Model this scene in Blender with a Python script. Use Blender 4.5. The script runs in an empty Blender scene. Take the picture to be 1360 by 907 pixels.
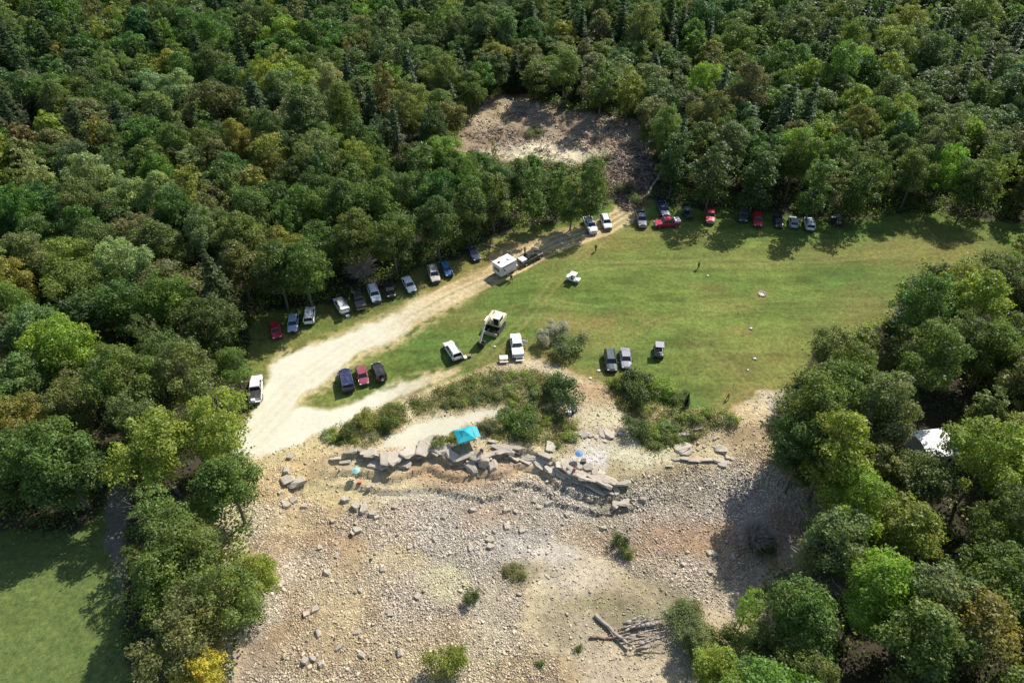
import bpy, bmesh, math, random
import numpy as np
from mathutils import Vector, Matrix
R_ = math.radians
random.seed(7); RNG = np.random.default_rng(7)
scene = bpy.context.scene
COL = scene.collection

# ---------------------------------------------------------------- camera, sky, sun, exposure
CAM_H, PITCH, FPX, PW, PH = 79.0, R_(42.0), 907.0, 1360.0, 907.0
cam_d = bpy.data.cameras.new('camera'); cam = bpy.data.objects.new('camera', cam_d); COL.objects.link(cam)
cam.location = (0, 0, CAM_H); cam.rotation_euler = (math.pi/2 - PITCH, 0, 0)
cam_d.sensor_width = 36.0; cam_d.lens = 36.0*FPX/PW; cam_d.clip_start = 1.0; cam_d.clip_end = 9000
scene.camera = cam
SUN_EL, SUN_AZ = R_(45.0), R_(39.0)          # azimuth clockwise from +Y
world = bpy.data.worlds.new('World'); scene.world = world; world.use_nodes = True
wn = world.node_tree; bg = wn.nodes['Background']
sky = wn.nodes.new('ShaderNodeTexSky'); sky.sky_type = 'NISHITA'; sky.sun_disc = False
sky.sun_elevation = SUN_EL; sky.sun_rotation = SUN_AZ
wn.links.new(sky.outputs[0], bg.inputs[0]); bg.inputs[1].default_value = 0.118
sd = bpy.data.lights.new('sun', 'SUN'); sun = bpy.data.objects.new('sun', sd); COL.objects.link(sun)
sd.energy = 4.6; sd.angle = R_(0.5); sd.color = (1.0, 0.95, 0.87)
sdir = Vector((math.sin(SUN_AZ)*math.cos(SUN_EL), math.cos(SUN_AZ)*math.cos(SUN_EL), math.sin(SUN_EL)))
sun.rotation_euler = sdir.to_track_quat('Z', 'Y').to_euler(); sun.location = (60, 100, 120)
vs = scene.view_settings; vs.view_transform = 'Standard'; vs.look = 'None'; vs.exposure = 0.44; vs.gamma = 1; vs.use_curve_mapping = False
scene.render.resolution_x = 1024; scene.render.resolution_y = 682

# ---------------------------------------------------------------- numeric helpers
SP, CP = math.sin(PITCH), math.cos(PITCH)
def project(x, y, z):
    """world point -> position in the photograph"""
    dz = z - CAM_H
    d = np.maximum(y*CP - dz*SP, 0.5); up = y*SP + dz*CP
    return PW/2 + FPX*x/d, PH/2 - FPX*up/d
def sstep(a, b, x):
    t = np.clip((x-a)/(b-a), 0, 1); return t*t*(3-2*t)
_tabs = {}
def vnoise(x, y, scale, seed=0):
    if seed not in _tabs: _tabs[seed] = np.random.default_rng(1000+seed).random((256, 256))
    T = _tabs[seed]; x = np.asarray(x)/scale; y = np.asarray(y)/scale
    xi = np.floor(x).astype(int); yi = np.floor(y).astype(int); fx = x-xi; fy = y-yi
    fx = fx*fx*(3-2*fx); fy = fy*fy*(3-2*fy)
    a = T[xi & 255, yi & 255]; b = T[(xi+1) & 255, yi & 255]; c = T[xi & 255, (yi+1) & 255]; d = T[(xi+1) & 255, (yi+1) & 255]
    return (a*(1-fx)+b*fx)*(1-fy) + (c*(1-fx)+d*fx)*fy
def fbm(x, y, scale, seed=0, octv=4, gain=0.5):
    s = 0; a = 1; t = 0
    for k in range(octv):
        s = s + a*vnoise(x + 31.7*k, y - 17.3*k, scale/2**k, seed+k); t += a; a *= gain
    return s/t - 0.5
def sdpoly(px, py, poly):
    """signed distance to a polygon, positive inside"""
    px = np.asarray(px, float); py = np.asarray(py, float)
    d = np.full(px.shape, 1e18); ins = np.zeros(px.shape, bool); n = len(poly)
    for i in range(n):
        ax, ay = poly[i]; bx, by = poly[(i+1) % n]
        ex, ey = bx-ax, by-ay; wx, wy = px-ax, py-ay
        t = np.clip((wx*ex+wy*ey)/(ex*ex+ey*ey+1e-9), 0, 1)
        d = np.minimum(d, (wx-ex*t)**2+(wy-ey*t)**2)
        c = ((ay > py) != (by > py)) & (px < (bx-ax)*(py-ay)/((by-ay) if by != ay else 1e-9)+ax)
        ins ^= c
    return np.sqrt(d)*np.where(ins, 1, -1)

# ---------------------------------------------------------------- layout traced on the photograph (pixels of the 1360x907 picture)
CLEAR_MAIN = [(308,574),(330,545),(326,495),(330,440),(345,412),(400,410),(450,398),(480,390),(520,375),(560,357),(600,345),
  (620,332),(650,316),(700,300),(750,294),(790,286),(812,262),(800,235),(815,200),(860,190),(872,225),(862,262),(900,275),(1000,280),
  (1060,285),(1130,290),(1180,287),(1250,280),(1380,300),(1380,332),(1335,340),(1300,348),(1230,352),(1205,378),(1190,420),
  (1130,444),(1088,446),(1073,490),(1040,530),(1015,560),(1030,610),(1062,640),(1082,690),(1058,740),(1000,800),(985,850),
  (930,907),(930,1300),(240,1300),(300,907),(322,860),(346,830),(350,790),(338,740),(328,700),(318,650),(326,612)]
CLEAR_FAR = [(600,200),(618,168),(648,130),(690,126),(740,146),(800,152),(850,160),(872,225),(845,270),(826,262),(812,205),
  (790,206),(760,226),(735,215),(705,208),(680,222),(640,205),(620,210)]
CLEAR_LAWN = [(-400,712),(40,705),(100,704),(130,685),(142,640),(168,640),(170,700),(162,760),(160,830),(178,907),(215,1400),(-900,1400)]
HOUSE_GAP = [(1227,566),(1245,560),(1262,574),(1260,590),(1247,606),(1227,600)]
LEDGE = [(440,606),(475,600),(500,606),(520,613),(545,606),(570,596),(590,605),(610,612),(650,610),(680,597),(700,600),(730,612),
  (760,628),(790,640),(830,640),(850,625),(880,612),(930,615),(985,610)]

def unplane(u, v, z=0.0):
    a = (u-PW/2)/FPX; b = -(v-PH/2)/FPX
    dx, dy, dz = a, CP + b*SP, -SP + b*CP
    t = (z-CAM_H)/dz
    return dx*t, dy*t
_led = [unplane(*p) for p in LEDGE]
PIT = [unplane(*p) for p in [(330,680),(360,628),(400,612)]] + _led + [unplane(*p) for p in [(1040,640),(1090,760),(1010,860)]] + [(30,-60),(-40,-60)] + [unplane(*p) for p in [(290,880),(330,760)]]
FARP = [unplane(*p) for p in [(600,205),(648,120),(760,130),(870,150),(880,240),(830,260),(800,215),(700,225)]]
XL0, XL1 = _led[1][0], _led[-2][0]
def height(x, y):
    x = np.asarray(x, float); y = np.asarray(y, float)
    d = sdpoly(x, y, PIT) + 1.6*fbm(x, y, 5.0, 3) + 0.7*fbm(x, y, 1.5, 5)
    w = 0.3 + 7*sstep(0, 14, XL0-x) + 7*sstep(-14, 4, x-XL1)
    off = 1.0 + 2.2*(fbm(x, y, 9, 77, 2)+.5)
    pit = .42*sstep(-0.4*w, w, d) + .33*sstep(-0.4*w, w, d-off) + .25*sstep(-0.4*w, w, d-2.1*off)
    near = sstep(-3, 6, sdpoly(x, y, PIT))
    z = -2.3*pit + near*(1.1*fbm(x, y, 13, 8) + 0.35*fbm(x, y, 2.6, 9))
    fd = sstep(-2, 8, sdpoly(x, y, FARP))
    z = z + fd*(4.5*(fbm(x, y, 11, 12)+0.12) + 2.0*fbm(x, y, 3, 14))
    z = z + 0.5*fbm(x, y, 40, 20, 2)*(1-near)
    # berm at the right end of the grass, above the ledges
    bx, by = unplane(950, 560); z = z + 1.3*np.exp(-(((x-bx)/9)**2+((y-by)/3.0)**2))
    bx, by = unplane(700, 515); z = z + 0.8*np.exp(-(((x-bx)/10)**2+((y-by)/3.5)**2))
    return z
def ground_at(u, v, dz=0.0):
    """point on the ground seen at a photograph position (dz above it)"""
    z = 0.0
    for _ in range(8):
        x, y = unplane(u, v, z+dz); z = float(height(x, y))
    return float(x), float(y), z

# ---------------------------------------------------------------- object helpers
def link(o, parent=None):
    COL.objects.link(o)
    if parent is not None: o.parent = parent
    return o
def tag(o, label=None, cat=None, group=None, kind=None):
    if label and not 4 <= len(label.split()) <= 16: print('LABEL', len(label.split()), label)
    if label: o['label'] = label
    if cat: o['category'] = cat
    if group: o['group'] = group
    if kind: o['kind'] = kind
    return o
def empty(name, loc, rz=0.0):
    o = bpy.data.objects.new(name, None); o.empty_display_size = 0.3; o.location = loc; o.rotation_euler = (0, 0, rz); return link(o)
def raw_mesh(name, V, F, mats, smooth=False, attrs=None, mi=None):
    """numpy verts and an (n,k) face table -> mesh"""
    V = np.asarray(V, np.float32); F = np.asarray(F, np.int32)
    me = bpy.data.meshes.new(name); me.vertices.add(len(V)); me.vertices.foreach_set('co', V.ravel())
    k = F.shape[1]; me.loops.add(F.size); me.loops.foreach_set('vertex_index', F.ravel())
    me.polygons.add(len(F)); me.polygons.foreach_set('loop_start', np.arange(0, F.size, k, dtype=np.int32))
    me.polygons.foreach_set('loop_total', np.full(len(F), k, np.int32))
    if smooth: me.polygons.foreach_set('use_smooth', np.ones(len(F), bool))
    for m in mats: me.materials.append(m)
    if mi is not None: me.polygons.foreach_set('material_index', np.asarray(mi, np.int32))
    for nm, (tp, arr) in (attrs or {}).items():
        a = me.attributes.new(nm, tp, 'POINT')
        a.data.foreach_set('value' if tp == 'FLOAT' else ('vector' if tp == 'FLOAT_VECTOR' else 'color'), np.asarray(arr, np.float32).ravel())
    me.update(calc_edges=True); me.validate()
    return me
def copy_tree(o, parent=None):
    c = o.copy(); COL.objects.link(c); c.parent = parent
    for ch in list(o.children): copy_tree(ch, c)
    return c
class MB:
    """collects shapes into one bmesh"""
    def __init__(s): s.bm = bmesh.new()
    def box(s, c, d, rot=None, bev=0.0, taper=None):
        r = bmesh.ops.create_cube(s.bm, size=1.0); vs_ = r['verts']
        for v in vs_:
            v.co = Vector((v.co.x*d[0], v.co.y*d[1], v.co.z*d[2]))
            if taper and v.co.z > 0: v.co.x *= taper[0]; v.co.y *= taper[1]
        if bev:
            es = list({e for v in vs_ for e in v.link_edges})
            r2 = bmesh.ops.bevel(s.bm, geom=es, offset=bev, segments=2, affect='EDGES', profile=0.6)
            vs_ = list({v for f in r2['faces'] for v in f.verts} | {v for v in vs_ if v.is_valid})
        M = Matrix.Translation(c) @ (rot.to_4x4() if rot else Matrix())
        for v in vs_: v.co = M @ v.co
        return s
    def tube(s, p0, p1, r0, r1=None, n=8):
        p0 = Vector(p0); p1 = Vector(p1); r1 = r0 if r1 is None else r1
        q = (p1-p0).to_track_quat('Z', 'Y').to_matrix(); ra = []; rb = []
        for i in range(n):
            a = 2*math.pi*i/n; o = q @ Vector((math.cos(a), math.sin(a), 0))
            ra.append(s.bm.verts.new(p0+o*r0)); rb.append(s.bm.verts.new(p1+o*r1))
        for i in range(n):
            j = (i+1) % n; s.bm.faces.new((ra[i], ra[j], rb[j], rb[i]))
        s.bm.faces.new(ra[::-1]); s.bm.faces.new(rb); return s
    def loft(s, rings, cap=True):
        R = [[s.bm.verts.new(p) for p in r] for r in rings]; n = len(R[0])
        for a, b in zip(R[:-1], R[1:]):
            for i in range(n):
                j = (i+1) % n; s.bm.faces.new((a[i], a[j], b[j], b[i]))
        if cap: s.bm.faces.new(R[0][::-1]); s.bm.faces.new(R[-1])
        return s
    def poly(s, pts, z0, z1):
        a = [s.bm.verts.new((p[0], p[1], z0)) for p in pts]; b = [s.bm.verts.new((p[0], p[1], z1)) for p in pts]; n = len(pts)
        for i in range(n):
            j = (i+1) % n; s.bm.faces.new((a[i], a[j], b[j], b[i]))
        s.bm.faces.new(a[::-1]); s.bm.faces.new(b); return s
    def mesh(s, name, m, smooth=False):
        bmesh.ops.recalc_face_normals(s.bm, faces=s.bm.faces[:])
        me = bpy.data.meshes.new(name); s.bm.to_mesh(me); s.bm.free(); me.materials.append(m)
        if smooth:
            for p in me.polygons: p.use_smooth = True
        return me
    def build(s, name, m, parent=None, smooth=False):
        return link(bpy.data.objects.new(name, s.mesh(name, m, smooth)), parent)

# ---------------------------------------------------------------- materials
def newmat(name):
    m = bpy.data.materials.new(name); m.use_nodes = True
    return m, m.node_tree, m.node_tree.nodes['Principled BSDF']
def N(nt, t, **kw):
    n = nt.nodes.new(t)
    for k, v in kw.items(): setattr(n, k, v)
    return n
def simple(name, col, rough=0.6, metal=0.0, var=0.15, scale=6.0, coat=0.0, spec=0.5):
    m, nt, b = newmat(name)
    tc = N(nt, 'ShaderNodeTexCoord'); nz = N(nt, 'ShaderNodeTexNoise'); nz.inputs['Scale'].default_value = scale; nz.inputs['Detail'].default_value = 5
    nt.links.new(tc.outputs['Object'], nz.inputs['Vector'])
    mx = N(nt, 'ShaderNodeMix', data_type='RGBA'); c = Vector(col)
    mx.inputs[6].default_value = (*(c*(1-var)), 1); mx.inputs[7].default_value = (*(c*(1+var)), 1)
    nt.links.new(nz.outputs['Fac'], mx.inputs[0]); nt.links.new(mx.outputs[2], b.inputs['Base Color'])
    b.inputs['Roughness'].default_value = rough; b.inputs['Metallic'].default_value = metal
    b.inputs['Coat Weight'].default_value = coat; b.inputs['Specular IOR Level'].default_value = spec
    return m
def objcolor_mat(name, rough=0.35, metal=0.0, coat=0.6, dust=0.25):
    m, nt, b = newmat(name)
    oi = N(nt, 'ShaderNodeObjectInfo'); tc = N(nt, 'ShaderNodeTexCoord'); nz = N(nt, 'ShaderNodeTexNoise'); nz.inputs['Scale'].default_value = 1.7; nz.inputs['Detail'].default_value = 6
    nt.links.new(tc.outputs['Object'], nz.inputs['Vector'])
    rp = N(nt, 'ShaderNodeMapRange'); rp.inputs[1].default_value = 0.45; rp.inputs[2].default_value = 0.8; rp.inputs[4].default_value = dust
    nt.links.new(nz.outputs['Fac'], rp.inputs[0])
    mx = N(nt, 'ShaderNodeMix', data_type='RGBA'); mx.inputs[7].default_value = (0.33, 0.28, 0.2, 1)
    nt.links.new(rp.outputs[0], mx.inputs[0]); nt.links.new(oi.outputs['Color'], mx.inputs[6]); nt.links.new(mx.outputs[2], b.inputs['Base Color'])
    b.inputs['Roughness'].default_value = rough; b.inputs['Metallic'].default_value = metal; b.inputs['Coat Weight'].default_value = coat
    return m
def leaf_mat(name, src):
    m, nt, b = newmat(name)
    if src == 'object': c = N(nt, 'ShaderNodeObjectInfo').outputs['Color']
    elif src == 'instancer':
        a = N(nt, 'ShaderNodeAttribute', attribute_type='INSTANCER', attribute_name='tint'); c = a.outputs['Color']
    else: c = N(nt, 'ShaderNodeAttribute', attribute_name='Col').outputs['Color']
    t = N(nt, 'ShaderNodeAttribute', attribute_name='tone')
    h = N(nt, 'ShaderNodeAttribute', attribute_name='warm')
    vm = N(nt, 'ShaderNodeVectorMath', operation='SCALE'); nt.links.new(c, vm.inputs[0]); nt.links.new(t.outputs['Fac'], vm.inputs['Scale'])
    wm = N(nt, 'ShaderNodeMix', data_type='RGBA', blend_type='MULTIPLY'); wm.inputs[7].default_value = (1.45, 1.12, 0.75, 1)
    nt.links.new(h.outputs['Fac'], wm.inputs[0]); nt.links.new(vm.outputs[0], wm.inputs[6])
    nt.links.new(wm.outputs[2], b.inputs['Base Color'])
    b.inputs['Roughness'].default_value = 0.5; b.inputs['Specular IOR Level'].default_value = 0.35
    tr = N(nt, 'ShaderNodeBsdfTranslucent'); tm = N(nt, 'ShaderNodeMix', data_type='RGBA', blend_type='MULTIPLY'); tm.inputs[0].default_value = 1
    tm.inputs[7].default_value = (1.1, 1.4, 0.5, 1); nt.links.new(wm.outputs[2], tm.inputs[6]); nt.links.new(tm.outputs[2], tr.inputs['Color'])
    ms = N(nt, 'ShaderNodeMixShader'); ms.inputs[0].default_value = 0.42
    nt.links.new(b.outputs[0], ms.inputs[1]); nt.links.new(tr.outputs[0], ms.inputs[2])
    nt.links.new(ms.outputs[0], nt.nodes['Material Output'].inputs['Surface'])
    return m
def bark_mat(name, src='fixed'):
    return simple(name, (0.13, 0.11, 0.09), 0.9, var=0.45, scale=3.0)
M = {}
M['leaf'] = leaf_mat('foliage', 'object'); M['leaf_far'] = leaf_mat('foliage_far', 'instancer'); M['leaf_col'] = leaf_mat('foliage_ground', 'attr')
M['bark'] = bark_mat('bark')
M['deadwood'] = simple('weathered_wood', (0.36, 0.31, 0.27), 0.85, var=0.35, scale=2.0)
M['brownlog'] = simple('brown_log', (0.2, 0.14, 0.1), 0.9, var=0.4, scale=2.0)
M['paint'] = objcolor_mat('car_paint'); M['matte'] = objcolor_mat('painted_surface', 0.7, 0, 0, 0.2)
M['glass'] = simple('car_glass', (0.015, 0.02, 0.025), 0.08, var=0.1, coat=0.3)
M['tyre'] = simple('tyre_rubber', (0.02, 0.02, 0.02), 0.85)
M['rim'] = simple('wheel_rim', (0.45, 0.45, 0.46), 0.35, 0.8)
M['black'] = simple('black_trim', (0.025, 0.025, 0.027), 0.6)
M['lamp'] = simple('lamp_lens', (0.7, 0.7, 0.68), 0.15); M['redlamp'] = simple('tail_lamp_lens', (0.35, 0.02, 0.02), 0.2)
M['chrome'] = simple('bumper_metal', (0.5, 0.5, 0.5), 0.3, 0.8)

def rock_mat():
    m, nt, b = newmat('limestone')
    a = N(nt, 'ShaderNodeAttribute', attribute_name='Col'); tc = N(nt, 'ShaderNodeTexCoord')
    nz = N(nt, 'ShaderNodeTexNoise'); nz.inputs['Scale'].default_value = 3.5; nz.inputs['Detail'].default_value = 8
    nt.links.new(tc.outputs['Object'], nz.inputs['Vector'])
    mp = N(nt, 'ShaderNodeMapRange'); mp.inputs[3].default_value = 0.7; mp.inputs[4].default_value = 1.25
    nt.links.new(nz.outputs['Fac'], mp.inputs[0])
    vm = N(nt, 'ShaderNodeVectorMath', operation='SCALE'); nt.links.new(a.outputs['Color'], vm.inputs[0]); nt.links.new(mp.outputs[0], vm.inputs['Scale'])
    nt.links.new(vm.outputs[0], b.inputs['Base Color']); b.inputs['Roughness'].default_value = 0.9; b.inputs['Specular IOR Level'].default_value = 0.2
    bp = N(nt, 'ShaderNodeBump'); bp.inputs['Strength'].default_value = 0.5; bp.inputs['Distance'].default_value = 0.08
    nt.links.new(nz.outputs['Fac'], bp.inputs['Height']); nt.links.new(bp.outputs[0], b.inputs['Normal'])
    return m
M['rock'] = rock_mat()

def ground_mat():
    m, nt, b = newmat('ground_surface')
    L = nt.links
    col = N(nt, 'ShaderNodeAttribute', attribute_name='Col'); wt = N(nt, 'ShaderNodeAttribute', attribute_name='Wts')  # r grass, g rubble, b litter
    sep = N(nt, 'ShaderNodeSeparateColor'); L.new(wt.outputs['Color'], sep.inputs[0])
    geo = N(nt, 'ShaderNodeNewGeometry')
    def noise(scale, det=6, rough=0.6):
        n = N(nt, 'ShaderNodeTexNoise'); n.inputs['Scale'].default_value = scale; n.inputs['Detail'].default_value = det; n.inputs['Roughness'].default_value = rough
        L.new(geo.outputs['Position'], n.inputs['Vector']); return n.outputs['Fac']
    def rng(f, a, c, lo=0.0, hi=1.0):
        n = N(nt, 'ShaderNodeMapRange'); n.inputs[1].default_value = lo; n.inputs[2].default_value = hi; n.inputs[3].default_value = a; n.inputs[4].default_value = c
        L.new(f, n.inputs[0]); return n.outputs[0]
    def mth(op, a, c):
        n = N(nt, 'ShaderNodeMath', operation=op)
        for i, v in enumerate((a, c)):
            if isinstance(v, (int, float)): n.inputs[i].default_value = v
            else: L.new(v, n.inputs[i])
        return n.outputs[0]
    n1 = noise(1.3, 8, 0.7); n2 = noise(7.0, 4, 0.6)
    vor = N(nt, 'ShaderNodeTexVoronoi', feature='DISTANCE_TO_EDGE'); vor.inputs['Scale'].default_value = 3.2; L.new(geo.outputs['Position'], vor.inputs['Vector'])
    vc = N(nt, 'ShaderNodeTexVoronoi'); vc.inputs['Scale'].default_value = 3.2; L.new(geo.outputs['Position'], vc.inputs['Vector'])
    gap = rng(vor.outputs['Distance'], 0.55, 1.0, 0.0, 0.1)                      # darker along the edges between stones
    gapw = mth('ADD', mth('MULTIPLY', mth('SUBTRACT', gap, 1.0), sep.outputs[1]), 1.0)
    grain = mth('MULTIPLY', rng(n1, 0.55, 1.45, 0.25, 0.75), rng(n2, 0.72, 1.28, 0.25, 0.75))
    sv = N(nt, 'ShaderNodeSeparateColor'); L.new(vc.outputs['Color'], sv.inputs[0])
    cellv = mth('ADD', mth('MULTIPLY', mth('SUBTRACT', rng(sv.outputs[0], .72, 1.3), 1.0), sep.outputs[1]), 1.0)
    vs2_ = N(nt, 'ShaderNodeTexVoronoi', feature='DISTANCE_TO_EDGE'); vs2_.inputs['Scale'].default_value = 8.5; L.new(geo.outputs['Position'], vs2_.inputs['Vector'])
    gap2 = mth('ADD', mth('MULTIPLY', mth('SUBTRACT', rng(vs2_.outputs['Distance'], 0.6, 1.08, 0.0, 0.12), 1.0), mth('MINIMUM', mth('MULTIPLY', sep.outputs[1], 1.6), 1.0)), 1.0)
    tot = mth('MULTIPLY', mth('MULTIPLY', grain, gapw), mth('MULTIPLY', cellv, gap2))
    tot = mth('ADD', mth('MULTIPLY', mth('SUBTRACT', tot, 1.0), wt.outputs['Alpha']), 1.0)
    vm = N(nt, 'ShaderNodeVectorMath', operation='SCALE'); L.new(col.outputs['Color'], vm.inputs[0]); L.new(tot, vm.inputs['Scale'])
    # grass: drier and greener blades mixed at a fine scale
    n3 = noise(2.6, 7, 0.75)
    gm = N(nt, 'ShaderNodeMix', data_type='RGBA', blend_type='MULTIPLY'); L.new(vm.outputs[0], gm.inputs[6]); gm.inputs[7].default_value = (1.45, 1.1, 0.9, 1)
    L.new(mth('MULTIPLY', rng(n3, 0, 1, 0.4, 0.62), sep.outputs[0]), gm.inputs[0])
    L.new(gm.outputs[2], b.inputs['Base Color'])
    b.inputs['Roughness'].default_value = 0.95; b.inputs['Specular IOR Level'].default_value = 0.12
    bp = N(nt, 'ShaderNodeBump'); bp.inputs['Strength'].default_value = 0.7
    L.new(mth('ADD', 0.05, mth('MULTIPLY', sep.outputs[1], 0.22)), bp.inputs['Distance'])
    hh = mth('ADD', mth('MULTIPLY', rng(vor.outputs['Distance'], 0, 1, 0, 0.25), sep.outputs[1]), mth('ADD', n2, mth('MULTIPLY', n1, 1.2)))
    L.new(hh, bp.inputs['Height']); L.new(bp.outputs[0], b.inputs['Normal'])
    return m
M['ground'] = ground_mat()

# ---------------------------------------------------------------- ground
def lines(a, b, step, far, grow=1.35):
    mid = list(np.arange(a, b, step)); lo = []; hi = []; d = step*3; x = a
    while x > -far: x -= d; d *= grow; lo.append(x)
    d = step*3; x = mid[-1]
    while x < far: x += d; d *= grow; hi.append(x)
    return np.array(lo[::-1]+mid+hi)
gx = lines(-86, 126, 0.36, 3500); gy = lines(17, 212, 0.36, 3500)
GX, GY = np.meshgrid(gx, gy); GZ = height(GX, GY)
U, V = project(GX, GY, GZ); far = GY < 10
n8 = fbm(GX, GY, 8, 30); n3 = fbm(GX, GY, 3, 34); n1 = fbm(GX, GY, 1.2, 38, 3); n20 = fbm(GX, GY, 22, 42)
pxs = FPX/np.maximum(GY*CP+CAM_H*SP, 1)                       # photograph pixels per metre
Uw = U + pxs*(1.6*n3+2.2*n8+0.8*n1); Vw = V + pxs*(1.3*fbm(GX+50, GY, 3, 34)+0.8*fbm(GX, GY+60, 1.2, 38, 3)+1.5*fbm(GX+90, GY, 8, 30))
def msk(poly, w=4.0): return sstep(-w, w, sdpoly(Uw, Vw, poly))
def ell(cu, cv, ru, rv, soft=0.5, nz=0.8):
    d = np.sqrt(((Uw-cu)/ru)**2+((Vw-cv)/rv)**2) + nz*n3 + 0.5*nz*n1
    return 1-sstep(1-soft, 1+soft, d)
ROAD = [(300,600),(306,574),(330,556),(345,520),(362,487),(395,466),(440,450),(485,432),(530,415),(575,392),(620,372),(640,368),(640,378),
  (610,395),(575,417),(535,440),(500,458),(468,476),(440,496),(405,520),(388,545),(440,541),(480,524),(520,512),(560,500),(600,490),(606,497),
  (560,514),(520,530),(480,548),(430,570),(390,590),(340,606)]
ROADUP = [(560,394),(620,362),(648,348),(652,338),(700,320),(750,305),(800,296),(815,280),(818,262),(850,262),(856,282),(838,300),(805,315),(770,320),(730,330),(705,352),
  (672,366),(640,382),(600,402),(560,428)]
ROADLOW = [(515,578),(560,562),(610,550),(650,543),(668,541),(664,552),(628,562),(600,574),(588,582),(560,586),(525,596),(505,592)]
DIRT_EDGE = [(300,605),(306,574),(345,512),(370,470),(420,450),(520,412),(575,388),(650,360),(640,385),(600,412),(540,448),(470,490),(420,525),(400,545),(440,540),
  (520,508),(600,486),(612,496),(520,536),(440,575),(420,600),(380,612),(330,640)]
QUARRY = [(290,640),(322,600),(400,585),(440,566),(500,540),(560,520),(620,500),(640,490),(700,474),(740,490),(800,512),(850,530),(905,545),(960,548),(1010,520),
  (1045,520),(1075,600),(1110,700),(1060,760),(1010,860),(960,1400),(200,1400),(280,907)]
inmain = msk(CLEAR_MAIN, 3); infar = msk(CLEAR_FAR, 6); inlawn = msk(CLEAR_LAWN, 5)
quarry = msk(QUARRY, 5)
C = lambda *a: np.array(a)
col = np.zeros(GX.shape+(3,)) + C(0.05, 0.042, 0.028)*(1+0.8*n3)[..., None]   # leaf litter under the trees
W = np.zeros(GX.shape+(3,)); W[..., 2] = 1
def lay(m, c, w=None):
    global col, W
    c = np.asarray(c); mm = m[..., None]
    col = col*(1-mm) + c*mm
    if w is not None: W = W*(1-mm) + np.array(w)*mm
def vary(c, amp=0.2, n=None): return np.asarray(c)[None, None, :]*(1+amp*2*(n3 if n is None else n))[..., None]
grow = sstep(-0.25, 0.3, n20+0.6*n8)[..., None]
streak = fbm(GX*0.25+GY*0.1, GY*1.6, 2.2, 50, 4)
g1 = C(0.070,0.128,0.030); g2 = C(0.100,0.152,0.036)
grass = (g1*(1-grow)+g2*grow)*(1+0.85*streak+0.45*n3+0.45*n1)[..., None]
top = sstep(150, 330, V)                                                # the far part of the field is lusher
lay(inmain*1.0, grass, (1,0,0))
lawn = C(0.086,0.134,0.042)*(1+0.2*n3+0.25*n1+0.1*streak)[..., None]
lay(inlawn, lawn, (1,0,0))
# dry and worn patches in the field
dry = C(0.20,0.168,0.066)
for (cu, cv, ru, rv, s) in [(720,325,110,20,.7),(600,420,60,18,.3),(880,310,80,14,.35),(560,372,70,26,.55),(470,410,60,22,.35),(640,350,60,20,.5),(660,480,60,16,.35),
   (760,430,50,14,.75),(800,450,40,20,.45),(1050,500,60,60,.4),(960,480,60,40,.28),(1150,420,60,36,.5),(1250,340,80,30,.5),(990,345,120,16,.25),(1130,330,80,14,.35),
   (1000,540,50,26,.8),(720,470,40,20,.6),(960,400,36,14,.3),(1010,392,12,8,.5),(940,380,26,6,.35),(985,440,18,6,.5),(350,450,30,60,.35),(430,530,40,14,.3),(400,450,40,12,.5),(780,500,50,14,.6)]:
    lay(ell(cu, cv, ru, rv, 0.7)*s*.8*inmain, vary(dry, .25))
lay(ell(1150,165+180,160,30)*0.0, dry)
# quarry base
earth = C(0.44,0.35,0.20); q = (earth*(1-sstep(-.2,.3,n8))[..., None] + C(0.50,0.43,0.27)*sstep(-.2,.3,n8)[..., None])*(1+0.35*n3+0.35*n1)[..., None]
lay(quarry, q, (0,0.25,0))
pale = C(0.49,0.41,0.295)
RUBBLE = [(322,665),(372,612),(400,640),(440,690),(520,668),(590,650),(690,632),(740,640),(790,655),(850,638),(890,612),(960,618),(1000,590),(1060,590),(1090,700),(1020,750),
  (1000,800),(930,800),(850,770),(800,735),(720,720),(700,760),(690,830),(740,880),(760,1300),(250,1300),(330,830),(355,780),(330,700)]
rub = msk(RUBBLE, 6)*sstep(-0.32, 0.0, n8+0.6*n3+0.12)
GREY = [(540,690),(600,655),(700,636),(760,650),(860,640),(960,620),(1010,640),(1010,700),(930,760),(870,740),(800,700),(720,715),(640,770),(560,740)]
gm_ = msk(GREY, 14)
lay(np.clip(rub, 0, 1), vary(pale, .14), (0,1,0)); lay(gm_*0.9, vary(C(0.47,0.42,0.345), .14), (0,1,0))
rubw = np.clip(rub*0.8+gm_*0.95, 0, 1)
m5 = fbm(GX, GY, 6.5, 110, 4); m12 = fbm(GX+9, GY, 11, 120, 4)
lay(sstep(.02, .2, m5)*.65*quarry*(1-gm_*.7), vary(C(0.37,0.255,0.135), .3)); lay(sstep(.0, .16, m12)*.6*quarry*(1-gm_*.8), vary(C(0.55,0.455,0.26), .15)); lay(sstep(.06,.2,-m12)*.45*quarry, vary(C(0.40,0.345,0.28), .2))
rubw *= (1-.55*sstep(.0,.2,m5))*(1-.6*sstep(0,.16,m12)*(1-gm_))
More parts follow.
